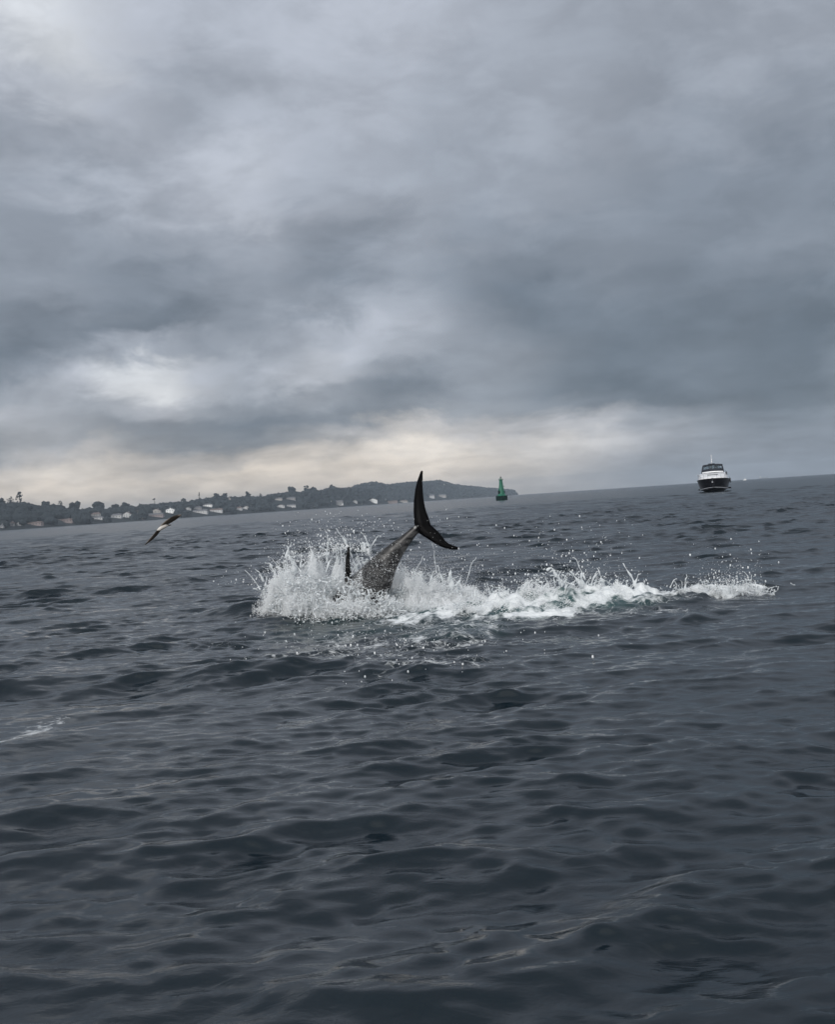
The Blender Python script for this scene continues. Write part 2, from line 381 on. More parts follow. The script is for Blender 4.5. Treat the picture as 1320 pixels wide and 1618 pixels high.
def build_sea():
    APY = -4.0
    rr = [4.9]; step = 0.0
    while rr[-1] < 6600:
        d = max(rr[-1] + APY, 0.9)
        if d < 7: st = 0.010 + 0.0016 * d
        elif d < 20: st = 0.0212 + (d - 7) * 0.0022
        elif d < 130: st = 0.05 + (d - 20) * 0.0034
        elif d < 700: st = 0.42 + (d - 130) * 0.016
        else: st = 7.3 + (d - 700) * 0.06
        rr.append(rr[-1] + st)
    rr = np.array(rr)
    fine = np.linspace(R(-27.5), R(27.5), 470)
    coarse = np.linspace(R(27.5), R(332.5), 42)[1:-1]
    ang = np.concatenate([fine, coarse])
    nr, na = len(rr), len(ang)
    RR, AA = np.meshgrid(rr, ang, indexing='ij')
    X = RR * np.sin(AA); Y = APY + RR * np.cos(AA)
    X = X.ravel(); Y = Y.ravel()
    dr = np.gradient(rr); da = np.gradient(ang); da[-1] = da[-2]
    sp = np.maximum(dr[:, None] * np.ones(na), rr[:, None] * np.abs(da)[None, :] * 0.8).ravel()
    Z = np.zeros_like(X); DX = np.zeros_like(X); DY = np.zeros_like(X); lost = np.zeros_like(X)
    # wind patches: stronger and calmer areas
    gust = 0.72 + 0.56 * fbm(np.stack([X / 9.0, Y / 14.0], 1), 3, 5)
    gust = np.where(Y > 400, 1.0, gust)
    grp = 0.45 + 1.2 * sstep(0.42, 0.74, fbm(np.stack([(X * .97 + Y * .2) / 2.6 + 31, (Y * .97 - X * .2) / 1.9], 1), 3, 12))
    g2 = 0.50 + 1.25 * sstep(0.40, 0.74, fbm(np.stack([(X * .98 + Y * .2) / 1.5 + 71, (Y * .98 - X * .2) / 0.8], 1), 3, 16))
    gl = sstep(0.35, 0.65, fbm(np.stack([X / 3.1 + 9, Y / 4.3], 1), 3, 8))
    for bi, b in enumerate(BANDS):
        w = 1 - sstep(b['lmin'] * 0.42, b['lmax'] * 0.36, sp)
        lost += 0.12 * b['mss'] * (1 - w * w)
        w = w * (0.40, 0.74, 1.75, 1.90)[bi]
        c, s = math.cos(ROT[bi]), math.sin(ROT[bi])
        u = X * c - Y * s; v = X * s + Y * c
        w = w * ((1 + .35 * sstep(9, 28, Y)) if bi == 0 else (1 + .9 * sstep(22, 50, Y)) if bi == 1 else (1 + .35 * sstep(12, 28, Y)) if bi == 2 else 1.0)
        a = w * (grp if bi == 1 else gust * g2 if bi == 2 else (0.45 + 0.5 * gl + .2 * g2) * gust if bi == 3 else 1.0)
        idx = np.nonzero(w > 0.001)[0]
        uu, vv, aa = u[idx], v[idx], a[idx]
        zb = aa * bil(b['h'], b['L'], uu, vv); Z[idx] += zb
        lean = (0.3, 0.6, 1.0, 0.7)[bi]; DY[idx] -= lean * zb; DX[idx] -= .35 * lean * zb      # wind waves lean downwind, towards the camera
        px_, py_ = bil(b['dx'], b['L'], uu, vv), bil(b['dy'], b['L'], uu, vv)
        chop = (0.9, 0.95, 0.65, 0.30)[bi]
        DX[idx] += chop * aa * (px_ * c + py_ * s); DY[idx] += chop * aa * (-px_ * s + py_ * c)
    near = (np.abs(X - 1) < 6) & (Y > 8) & (Y < 22)
    xs, ys = X[near], Y[near]
    wob = fbm(np.stack([xs * 2.2, ys * 2.2], 1), 4, 3) - 0.5
    wob2 = fbm(np.stack([xs * 2.2 + 50, ys * 2.2], 1), 4, 4) - 0.5
    z2 = swell_bumps(xs + wob * 0.5, ys + wob2 * 0.5)
    fo = blot(xs + wob * 0.8, ys + wob2 * 1.1, FOAM)
    ae = blot(xs + wob * 0.6, ys + wob2 * 0.8, AER)
    z2 += fo ** 2 * (fbm(np.stack([xs * 9, ys * 9], 1), 4, 9) - 0.45) * 0.16
    Z[near] += z2
    foam = np.zeros_like(X); aer = np.zeros_like(X); foam[near] = fo; aer[near] = ae
    # old foam drifting at the lower left
    n2 = (Y > 4) & (Y < 14) & (X < 1.5) & (X > -6)
    xs, ys = X[n2], Y[n2]
    wob = fbm(np.stack([xs * 3, ys * 1.5], 1), 4, 13) - 0.5
    f2 = blot(xs + wob * 0.5, ys + wob * 0.8, [(52,1156,26,9,.86),(25,1170,24,7,.76),(5,1183,14,5,.74),(70,1147,22,4,.5),(200,1100,60,7,.22),(290,1106,60,9,.27),(350,1090,40,6,.25),(120,1100,60,5,.2)])
    foam[n2] = np.maximum(foam[n2], f2)
    V = np.stack([X + DX, Y + DY, Z], 1)
    # inner disc centre + faces
    I = np.arange(nr * na).reshape(nr, na)
    a = I[:-1, :]; bq = I[1:, :]
    Fq = np.stack([a, np.roll(a, -1, 1), np.roll(bq, -1, 1), bq], -1).reshape(-1, 4)
    me = mesh_np('water', V, Fq[:, ::-1])
    attr(me, 'foam', foam); attr(me, 'aer', aer); attr(me, 'lost', lost)
    return me

def water_material():
    m = bpy.data.materials.new('sea_water'); m.use_nodes = True; t = NT(m.node_tree); nt = m.node_tree
    p = nt.nodes['Principled BSDF']; out = nt.nodes['Material Output']
    pos = t.n('ShaderNodeNewGeometry').outputs['Position']
    def A(n): return t.n('ShaderNodeAttribute', attribute_name=n).outputs['Fac']
    foam, aer, lost = A('foam'), A('aer'), A('lost')
    # ripples too small for the mesh
    mp = t.n('ShaderNodeMapping'); t.l(pos, mp.inputs[0]); mp.inputs['Scale'].default_value = (0.7, 1.25, 1.0)
    r1, _ = t.noise(mp.outputs[0], 13.0, 5.0, 0.55, 0.6)
    r2, _ = t.noise(mp.outputs[0], 1.3, 3.0, 0.5)
    bh = t.math('MULTIPLY', r1, t.maprange(r2, 0.38, 0.62, 0.35, 1.0))
    bmp = t.n('ShaderNodeBump'); bmp.inputs['Strength'].default_value = 1.0; bmp.inputs['Distance'].default_value = 0.0062
    t.l(bh, bmp.inputs['Height'])
    alpha = t.math('SQRT', t.math('MAXIMUM', lost, 0.0))
    rough = t.math('SQRT', t.math('MULTIPLY', alpha, 0.9))
    rough = t.math('MAXIMUM', rough, 0.065)
    clear = (0.0005, 0.0062, 0.0110); teal = (0.030, 0.072, 0.074)
    base = t.mix(t.math('MULTIPLY', aer, 0.9), clear, teal)
    t.l(base, p.inputs['Base Color']); t.l(rough, p.inputs['Roughness']); p.inputs['IOR'].default_value = 1.40
    t.l(bmp.outputs[0], p.inputs['Normal'])
    # foam : lace where thin, cover where thick
    _, wc = t.noise(pos, 3.0, 3.0, 0.6)
    warp = t.n('ShaderNodeVectorMath', operation='MULTIPLY_ADD'); t.l(wc, warp.inputs[0]); warp.inputs[1].default_value = (.35, .35, 0); t.l(pos, warp.inputs[2])
    def vor(scale):
        v = t.n('ShaderNodeTexVoronoi', feature='DISTANCE_TO_EDGE', voronoi_dimensions='2D'); t.l(warp.outputs[0], v.inputs['Vector'])
        v.inputs['Scale'].default_value = scale; return v.outputs['Distance']
    n1, _ = t.noise(pos, 5.0, 6.0, 0.65)
    n3, _ = t.noise(pos, 1.7, 3.0, 0.6)
    fm = t.math('MULTIPLY', foam, t.maprange(n3, 0.3, 0.6, 0.55, 1.15, 'LINEAR'))
    width = t.math('MULTIPLY', t.math('POWER', fm, 2.0), 0.42)
    d1 = t.math('SUBTRACT', width, vor(8.5)); d2 = t.math('SUBTRACT', t.math('MULTIPLY', width, 0.8), vor(19.0))
    lace = t.math('MAXIMUM', t.maprange(d1, -0.015, 0.06), t.math('MULTIPLY', t.maprange(d2, -0.01, 0.06), 0.6))
    thick = t.maprange(t.math('ADD', fm, t.math('MULTIPLY', t.math('SUBTRACT', n1, 0.5), 1.5)), 0.62, 0.98)
    brk = t.maprange(n1, 0.42, 0.60)
    thin = t.math('MULTIPLY', t.math('MULTIPLY', lace, brk), t.math('MULTIPLY', t.maprange(fm, 0.06, 0.55, 0.0, 0.62), t.maprange(t.noise(pos, 21.0, 3.0, .6)[0], .40, .58, .25, 1.0)))
    cov = t.math('MAXIMUM', thin, t.math('MULTIPLY', thick, t.maprange(n3, 0.30, 0.55, 0.72, 0.96)))
    cov = t.math('MULTIPLY', cov, t.maprange(foam, 0.02, 0.12), clamp=True)
    fo = t.n('ShaderNodeBsdfPrincipled'); fo.inputs['Roughness'].default_value = 0.6; fo.inputs['Base Color'].default_value = (0.70, 0.725, 0.74, 1)
    nb, _ = t.noise(pos, 26.0, 4.0, 0.6)
    b2 = t.n('ShaderNodeBump'); b2.inputs['Strength'].default_value = 0.9; b2.inputs['Distance'].default_value = 0.03; t.l(nb, b2.inputs['Height']); t.l(b2.outputs[0], fo.inputs['Normal'])
    mx = t.n('ShaderNodeMixShader'); t.l(cov, mx.inputs[0]); t.l(p.outputs[0], mx.inputs[1]); t.l(fo.outputs[0], mx.inputs[2])
    t.l(mx.outputs[0], out.inputs['Surface'])
    return m
sea = link('water', build_sea(), water_material()); tag(sea, 'dark grey choppy sea water with small waves', kind='structure')

# ------------------------------------------------------------------ the far shore: land, woods
def shore_depth(px): return float(np.interp(px, [-260, 0, 260, 480, 640, 700, 815], [930, 1000, 1330, 1700, 2250, 2700, 3350]))
SKYLINE = [(-260,805),(-120,800),(-60,796),(0,794),(20,795),(35,791),(65,798),(85,797),(98,798),(103,804),(113,803),(120,801),(126,805),(140,804),(158,800),(168,804),(185,801),(200,800),(215,799),(230,796),(260,794),(275,792),(300,791),(325,787),(345,784),(365,783),(375,785),(390,783),(405,784),(420,782),(440,779),(460,775),(466,774),(475,777),(485,773),(495,775),(510,774),(525,770),(540,770),(560,769),(575,770),(590,775),(605,783),(615,790)]
FARLINE = [(500,775),(540,770),(560,767),(575,763.5),(590,760),(605,762.5),(612,765),(630,762.5),(650,760.5),(670,759.5),(697,758),(705,760),(715,763.5),(750,767.5),(785,771),(805,772.5),(812,773),(815,777),(817,780)]
m_land = material('hillside', (0.025, 0.030, 0.032), 0.9, spec=0.1, vary=0.35, vscale=0.02)
m_far = material('far_hillside', (0.025, 0.030, 0.032), 0.9, spec=0.1, vary=0.3, vscale=0.012)
m_leaf = material('woodland_foliage', (0.022, 0.028, 0.031), 0.85, spec=0.15, vary=0.4, vscale=0.08)
m_bark = material('bark', (0.09, 0.075, 0.06), 0.9, spec=0.1)
def land_point(px, t, line, depth, width, tree):
    """t=0 at the waterline, t=1 on the crest"""
    d0 = depth(px); sx = np.interp(px, [a for a, b in line], [b for a, b in line])
    dc = d0 + width
    hz = max(0.3, (horizon(px) - sx) * dc / FOC / math.cos(ROLL) + CAM_H - tree)
    d = d0 + t * width
    prof = (0.10 * sstep(0, .06, t) + 0.90 * sstep(0.02, 1.0, t) ** 0.9) if t <= 1 else 1 - sstep(1.0, 2.2, t)
    x = at(px, horizon(px), d).x
    z = -0.6 + (hz + .6) * float(prof) + (0 if t <= 0.01 or t > 1.1 else 1.5 * (vnoise(np.array([[x / 40, d / 40]]), 3)[0] - .5) * min(1, t * 6))
    return Vector((x, d, z))
def land(name, line, depth, width, tree, px0, px1, step, m, label):
    cols = np.arange(px0, px1 + .01, step); ts = np.concatenate([[-.05], np.linspace(0, 1, 15), [1.2, 1.5, 1.9, 2.3]])
    V = [land_point(p, t, line, depth, width, tree) for p in cols for t in ts]
    n = len(ts); I = np.arange(len(cols) * n).reshape(len(cols), n)
    Fq = np.stack([I[:-1, :-1], I[1:, :-1], I[1:, 1:], I[:-1, 1:]], -1).reshape(-1, 4)
    return tag(link(name, mesh_np(name, [tuple(v) for v in V], Fq), m), label, kind='structure')
NEARL = dict(line=SKYLINE, depth=shore_depth, width=170.0, tree=6.5)
FARL = dict(line=FARLINE, depth=lambda p: shore_depth(p) + 160, width=420.0, tree=6.0)
land('coast_hill', SKYLINE, shore_depth, 170.0, 6.5, -260, 614, 2.0, m_land, 'dark wooded low coast with villas along the water')
land('headland', FARLINE, FARL['depth'], 420.0, 6.0, 500, 817, 1.5, m_far, 'paler hazy wooded headland running out to a point')

def ico(sub):
    bm = bmesh.new(); bmesh.ops.create_icosphere(bm, subdivisions=sub, radius=1.0)
    V = np.array([v.co[:] for v in bm.verts]); Fc = np.array([[v.index for v in f.verts] for f in bm.faces]); bm.free(); return V, Fc
ICO1, ICO2 = ico(1), ico(2)
def blobs(centres, radii, base, jag=0.35, squash=(1, 1, 1), seed=0):
    V0, F0 = base; n = len(centres); k = len(V0)
    c = np.asarray(centres)[:, None, :]; r = np.asarray(radii)[:, None, None]
    g = np.random.default_rng(seed)
    P = V0[None] * np.asarray(squash)[None, None] * r * (1 + jag * (g.random((n, k, 1)) - .45)) + c
    Fa = (F0[None] + (np.arange(n) * k)[:, None, None]).reshape(-1, 3)
    return P.reshape(-1, 3), Fa

# houses of the shore: px left, px right, roof-top y, base y, wall colour, roof colour, storeys, form, label
HOUSES = [
 (-2, 4, 828, 834, 'white', 'slate', 1, 'hip', 'tiny white boathouse at the left edge of the shore'),
 (14, 21, 824, 831, 'stone', 'tile', 1, 'gable', 'small pale cottage left of the long pink row under the tall trees'),
 (26, 33, 824, 830.5, 'white', 'tile', 1, 'gable', 'small white cottage beside the long pink row under the tall trees'),
 (40, 65, 824, 830, 'pink', 'tile', 1, 'row', 'long low pink row of sheds at the water under the tall trees'),
 (88, 115, 819, 825, 'pink', 'tile', 1, 'row', 'long low pink house below the dip in the tree line'),
 (143, 160, 809, 816, 'stone', 'tile', 2, 'hip', 'stone villa with wide tiled roof set back among round trees'),
 (145, 162, 815.5, 820.5, 'white', 'slate', 1, 'row', 'low white boathouse in front of the stone villa'),
 (172, 192, 811, 818.5, 'white', 'slate', 1, 'row', 'low white villa left of the gabled white house'),
 (194, 207, 808, 818, 'white', 'tile', 2, 'gable', 'gabled white two storey house with tall windows'),
 (213, 220, 806, 812, 'cream', 'tile', 2, 'hip', 'small cream house on the slope above the dark waterside tree'),
 (239, 254, 803.5, 812, 'cream', 'tile', 2, 'gable', 'cream gabled house behind the long low wing near the gull'),
 (232, 258, 810, 816.5, 'pink', 'slate', 1, 'row', 'long low pink wing at the water near the gull'),
 (262, 276, 801.5, 811, 'bright', 'bright', 2, 'turret', 'bright white villa with a little roof turret, the whitest on the shore'),
 (292, 302, 801, 806, 'white', 'slate', 1, 'gable', 'small white house alone right of the bright turreted villa'),
 (307, 319, 799.5, 805, 'stone', 'slate', 2, 'hip', 'grey stone house above the long white terrace'),
 (321, 336, 795, 800.5, 'bright', 'slate', 2, 'hip', 'wide white house highest above the long white terrace'),
 (304, 328, 804.5, 811, 'white', 'slate', 2, 'row', 'long white terrace at the water in the middle of the shore'),
 (331, 352, 803, 809.5, 'white', 'tile', 1, 'row', 'long white building with tiled roof right of the white terrace'),
 (359, 366, 785, 790, 'cream', 'tile', 1, 'gable', 'small cream house high in the woods near the ridge'),
 (372, 383, 800, 806, 'white', 'tile', 2, 'hip', 'left house of the white pair close together by the water'),
 (384, 394, 799, 804.5, 'white', 'tile', 2, 'gable', 'right house of the white pair close together by the water'),
 (429, 447, 786, 790.5, 'cream', 'slate', 2, 'row', 'long cream building halfway up the wooded slope'),
 (452, 468, 785, 789.5, 'stone', 'slate', 2, 'row', 'long grey building halfway up the slope right of the cream one'),
 (438, 450, 796.5, 802, 'white', 'tile', 2, 'gable', 'white gabled house at the water below the cream building'),
 (453, 468, 796.5, 801, 'white', 'slate', 1, 'row', 'low white boatshed at the water below the grey building'),
 (521, 543, 790, 797.5, 'stone', 'slate', 2, 'row', 'broad grey building at the water left of the whale fluke'),
 (556, 565, 790, 794.5, 'white', 'slate', 1, 'gable', 'small white house at the water between two broad ones'),
 (582, 597, 787, 794, 'bright', 'tile', 3, 'gable', 'tall white house by the water close left of the whale fluke'),
 (612, 629, 786, 790.5, 'pink', 'tile', 1, 'row', 'left half of the hazy pink buildings beside the whale fluke'),
 (631, 645, 785.5, 790, 'cream', 'tile', 1, 'hip', 'hazy cream building touching the whale fluke edge'),
 (672, 688, 781, 786.5, 'white', 'slate', 2, 'row', 'palest hazy white building just right of the whale fluke'),
 (690, 706, 780.5, 785.5, 'cream', 'slate', 2, 'row', 'pale hazy cream building farthest right along the headland'),
]
def find_on_land(px, py, L):
    best = None
    for t in np.linspace(0.03, 1.0, 70):
        p = land_point(px, float(t), L['line'], L['depth'], L['width'], L['tree'])
        v = p - EYE; z = v.dot(F); yy = 809 - v.dot(UP) / z * FOC
        if best is None or abs(yy - py) < best[0]: best = (abs(yy - py), float(t), p)
    return best[1], best[2]
house_sites = []
for h in HOUSES:
    L = FARL if h[0] > 665 else NEARL
    t, p = find_on_land((h[0] + h[1]) / 2, h[3], L)
    house_sites.append((t, p, L))

# woodland of the near coast and the headland
def woodland(name, L, px0, px1, n, base, r0, r1, seed, label, m):
    g = np.random.default_rng(seed); C = []; Rd = []
    tries = 0
    while len(C) < n and tries < n * 6:
        tries += 1
        px = g.uniform(px0, px1); t = g.choice([g.uniform(0.06, 1.0), g.uniform(0.85, 1.08)], p=[.7, .3])
        p = land_point(px, float(t), L['line'], L['depth'], L['width'], L['tree'])
        r = g.uniform(r0, r1) * (0.75 + 0.25 * min(1, t * 3))
        bad = False
        for h, (ht, hp, hl) in zip(HOUSES, house_sites):
            if hl is L and h[0] - 3 < px < h[1] + 3 and t < ht + 0.07 and t > ht - 0.35: bad = True; break
        if bad: continue
        top = L['tree'] if t > .8 else L['tree'] * 1.25
        z = p.z + top - r * g.uniform(0.9, 1.25)
        C.append((p.x, p.y, z)); Rd.append(r)
    C = np.array(C); Rd = np.array(Rd)
    P, Fa = blobs(C, Rd, base, 0.42, (1.12, 1.12, 0.95), seed)
    tag(link(name, mesh_np(name, P, Fa, False), m), label, kind='stuff')
woodland('woodland', NEARL, -200, 600, 2300, ICO1, 3.6, 6.6, 21, 'dark mass of woods covering the near coast', m_leaf)
woodland('headland_woodland', FARL, 560, 816, 900, ICO1, 5.0, 9.0, 22, 'pale hazy woods covering the far headland', m_leaf)

WALLM = dict(white=material('white_render', (0.46, 0.46, 0.46), 0.8, vary=.08, vscale=.4), bright=material('white_paint', (0.80, 0.80, 0.79), 0.7),
             cream=material('cream_render', (0.36, 0.34, 0.32), 0.8, vary=.1, vscale=.4), pink=material('pink_render', (0.26, 0.215, 0.21), 0.85, vary=.12, vscale=.4),
             stone=material('grey_stone', (0.24, 0.235, 0.235), 0.9, vary=.2, vscale=.6))
ROOFM = dict(slate=material('slate_roof', (0.12, 0.12, 0.13), 0.8, vary=.15), tile=material('tile_roof', (0.13, 0.095, 0.085), 0.85, vary=.2), bright=WALLM['bright'])
m_glass = material('window_glass', (0.03, 0.035, 0.04), 0.12)
for h, (t, p, L) in zip(HOUSES, house_sites):
    x0, x1, yt, yb, wc, rc, st, form, label = h
    W = (x1 - x0) * p.y / FOC * .94; H = (yb - yt) * p.y / FOC * .88
    D = min(max(W * 0.6, 5), 9)
    root = empty('house', p, 0.0); tag(root, label, 'house', 'houses along the shore')
    wall_h = H * (0.62 if form != 'turret' else 0.66)
    w = MB().box((-W/2, 0, -2.5), (W/2, D, wall_h)); 
    if form in ('gable',):
        w.prism([(-W/2, wall_h + .003), (W/2, wall_h + .003), (0, H * .97)], 0.02, D - .02)
    wob = w.build('wall', WALLM[wc], root)
    ov = 0.4
    if form == 'gable':
        q = MB()
        for s_ in (-1, 1):
            q.add([(s_*(W/2+ov), -ov, wall_h-.3), (0, -ov, H), (0, D+ov, H), (s_*(W/2+ov), D+ov, wall_h-.3), (s_*(W/2+ov), -ov, wall_h-.05), (0, -ov, H+.25), (0, D+ov, H+.25), (s_*(W/2+ov), D+ov, wall_h-.05)],
                  ((0,1,2,3),(4,5,6,7),(0,1,5,4),(1,2,6,5),(2,3,7,6),(3,0,4,7)))
        ro = q.build('roof', ROOFM[rc], root)
    else:
        rt = H if form != 'turret' else H * .80
        ins = W * .28 if form in ('hip', 'turret') else .3
        a = [(-W/2-ov, -ov, wall_h), (W/2+ov, -ov, wall_h), (W/2+ov, D+ov, wall_h), (-W/2-ov, D+ov, wall_h)]
        b_ = [(-W/2+ins, D*.45, rt), (W/2-ins, D*.45, rt), (W/2-ins, D*.55, rt), (-W/2+ins, D*.55, rt)]
        ro = MB().loft([a, b_]).build('roof', ROOFM[rc], root)
        if form == 'turret':
            MB().box((-.9, D*.3, rt - .8), (.9, D*.3 + 1.8, H * .93)).build('turret', WALLM['bright'], root)
            MB().loft([[(-1.2, D*.3-.3, H*.93), (1.2, D*.3-.3, H*.93), (1.2, D*.3+2.1, H*.93), (-1.2, D*.3+2.1, H*.93)], [(-.05, D*.3+.85, H*1.22), (.05, D*.3+.85, H*1.22), (.05, D*.3+.95, H*1.22), (-.05, D*.3+.95, H*1.22)]]).build('turret_roof', ROOFM['slate'], root)
    cx_ = W * .22
    ch = MB().box((cx_-.35, D*.5-.35, wall_h+.1), (cx_+.35, D*.5+.35, (H if form != 'turret' else H*.8)+.7)).build('chimney', WALLM['stone'], ro)
    nw = max(2, int(W / 3.0)); sh = wall_h / st
    wme = MB().box((-.42, -.03, 0), (.42, .02, min(1.2, sh*.48))).mesh('window')
    for f_ in range(st):
        for k in range(nw):
            link('window', wme, m_glass, root).location = (-W/2 + (k + .5) * W / nw, 0, f_ * sh + sh * .28)

# trees one can pick out against the sky or the water
def make_tree(px, base_t, h, w, form, label, L=NEARL, m=m_leaf, seed=0):
    p = land_point(px, base_t, L['line'], L['depth'], L['width'], L['tree'])
    root = empty('tree', p); tag(root, label, 'tree', 'trees standing out on the shore')
    g = np.random.default_rng(seed + int(px * 7))
    th = h * (.7 if form in ('umbrella', 'open') else .35)
    MB().tube([(0, 0, -1), (.2, 0, th * .6), (0, 0, th), (0, 0, h * .85)], [w * .07 + .15, w * .05 + .12, w * .04 + .1, .06], 7).build('trunk', m_bark, root)
    C = []; Rr = []
    n = dict(round=16, open=44, umbrella=12, spike=12, bush=12)[form]
    for i in range(n):
        a = g.uniform(0, 2 * math.pi); q = g.uniform(0, 1) ** .6; 
        if form == 'spike': z = g.uniform(.1, 1); rr = w / 2 * (1.05 - z) * q; C.append((rr * math.cos(a), rr * math.sin(a), h * z)); Rr.append(w * (.36 - .22 * z))
        elif form == 'umbrella': C.append((w / 2 * q * math.cos(a), w / 2 * q * math.sin(a), h * (.86 + .1 * (1 - q)))); Rr.append(w * .17)
        elif form == 'open': z = g.uniform(.35, 1); rr = w / 2 * q * math.sin(math.pi * min(1, z * .8 + .12)); C.append((rr * math.cos(a), rr * math.sin(a), h * z)); Rr.append(w * g.uniform(.06, .115))
        else: z = g.uniform(.3, .95) if form == 'round' else g.uniform(.1, .8); rr = w / 2 * q * math.sqrt(max(.05, 1 - (2 * z - 1) ** 2 * .8)); C.append((rr * math.cos(a), rr * math.sin(a), h * z)); Rr.append(w * g.uniform(.18, .3))
    P, Fa = blobs(np.array(C), np.array(Rr), ICO1, .5, (1, 1, .85), int(px))
    link('crown', mesh_np('crown', P, Fa, False), m, root)
TREES = [(5, 1.0, 11, 8, 'round', 'round tree on the skyline at the left edge of the photo'),
 (20, 1.0, 14, 8, 'open', 'left of the two tall feathery trees on the skyline'),
 (34, 1.0, 17, 10, 'open', 'taller right of the two tall feathery trees on the skyline'),
 (14, 1.0, 11.5, 4, 'spike', 'thin pointed tree left of the tall feathery pair'),
 (74, 1.0, 9.5, 10, 'round', 'low round tree left of the dip in the tree line'),
 (97, .95, 11, 7, 'open', 'loose tree at the lip of the dip in the tree line'),
 (119, .85, 12, 13, 'round', 'broad round tree just right of the dip in the tree line'),
 (157, .95, 11.5, 13, 'round', 'broad dome shaped tree above the stone villa'),
 (184, .9, 9.5, 11, 'round', 'round tree behind the low white villa'),
 (200, .9, 10, 11, 'round', 'round tree right behind the gabled white house'),
 (225, .07, 11, 9, 'bush', 'dark bushy tree standing at the very waterline'),
 (222, 1.0, 10, 5, 'spike', 'narrow tree on the skyline left of the umbrella pine'),
 (246, 1.0, 13.5, 5.5, 'umbrella', 'small umbrella pine standing clear of the skyline above the gull'),
 (292, 1.0, 10.5, 6, 'round', 'round tree on the skyline left of the dark spike'),
 (317, 1.0, 16, 4.5, 'spike', 'dark pointed conifer spiking out of the ridge'),
 (344, 1.0, 11, 8, 'round', 'round tree on the ridge right of the dark spike'),
 (358, 1.0, 11.5, 7, 'round', 'round ridge tree above the small cream house'),
 (394, 1.0, 13.5, 8, 'round', 'blocky tree standing proud of the middle ridge'),
 (413, 1.0, 10.5, 7, 'open', 'loose tree just right of the blocky ridge tree'),
 (464, 1.0, 12, 15, 'round', 'wide round tree crowning the right part of the ridge'),
 (486, 1.0, 13, 9, 'round', 'round tree next right of the widest ridge tree'),
 (496, 1.0, 11, 12, 'round', 'broad low tree at the right end of the dark ridge'),
 (527, 1.0, 13, 11, 'bush', 'bushy tree topping the last rise before the pale headland')]
for a in TREES: make_tree(*a)

# ------------------------------------------------------------------ green buoy
def make_buoy():
    g0 = ground(793.5, 790.5); root = empty('channel_buoy', (g0.x, g0.y, 0), 0.3)
    root.rotation_euler = (0, R(0.6), 0.3)
    tag(root, 'dark green conical channel buoy with lantern floating before the headland', 'buoy')
    k = g0.y / FOC                                # metres per photo pixel
    mg = material('green_paint', (0.005, 0.105, 0.063), 0.55, vary=.2, vscale=1.5)
    md = material('dark_green_rubber', (0.003, 0.013, 0.011), 0.75, spec=.1)
    mm = material('lantern_glass', (0.20, 0.24, 0.22), 0.2)
    MB().lathe([(0.4, -.8), (1.70, -.8), (1.76, -.2), (1.76, 1.25), (1.70, 1.36), (1.2, 1.36)], 32).build('float', md, root, True)
    MB().lathe([(1.55, 1.363), (1.30, 1.45), (1.00, 1.85), (.90, 2.3), (.86, 3.1), (.70, 3.9), (.60, 4.7), (.52, 5.5), (.48, 6.15), (.3, 6.17)], 28).build('tower', mg, root, True)
    lad = MB()
    for s_ in (-.16, .16): lad.tube([(s_, -1.06, 1.5), (s_, -1.0, 2.6), (s_, -.55, 6.2)], .028, 6)
    for i in range(15): 
        z = 1.7 + i * .3; y = -1.04 if z < 2.6 else -1.0 + (z - 2.6) / 3.6 * .45
        lad.tube([(-.16, y, z), (.16, y, z)], .02, 5)
    lad.build('ladder', mg, root)
    MB().box((-1.02, -.62, 2.0), (-.55, .25, 2.95)).build('battery_box', md, root, bevel=.04)
    MB().box((.55, -.45, 2.05), (.98, .35, 2.75)).build('battery_box', md, root, bevel=.04)
    MB().box((.5, -.1, 4.0), (1.0, .1, 4.12)).tube([(.95, 0, 4.05), (.98, 0, 4.4)], .05, 6).build('bracket', mg, root)
    MB().lathe([(.4, 6.0), (.70, 6.16), (.76, 6.26), (.70, 6.32), (.2, 6.32)], 20).build('platform', mg, root, True)
    rl = MB()
    pts = [(math.cos(a) * .6, math.sin(a) * .6, 6.62) for a in np.linspace(0, 2 * math.pi, 17)]
    rl.tube(pts, .022, 6)
    for a in np.linspace(0, 2 * math.pi, 9)[:-1]: rl.tube([(math.cos(a) * .6, math.sin(a) * .6, 6.28), (math.cos(a) * .6, math.sin(a) * .6, 6.62)], .02, 5)
    rl.build('railing', mg, root)
    ln = MB().lathe([(.20, 6.325), (.25, 6.38), (.25, 6.8), (.18, 6.9), (.05, 6.95)], 16).build('lantern', mm, root, True)
    MB().lathe([(.29, 6.82), (.20, 6.98), (.05, 7.05), (.05, 7.4)], 16).build('lantern_cap', md, ln, True)
    for a in (0.4, 2.5, 4.6):
        MB().tube([(1.4 * math.cos(a), 1.4 * math.sin(a), 1.36), (1.4 * math.cos(a), 1.4 * math.sin(a), 1.62), (1.2 * math.cos(a), 1.2 * math.sin(a), 1.66)], .05, 6).build('lifting_eye', md, root)
make_buoy()

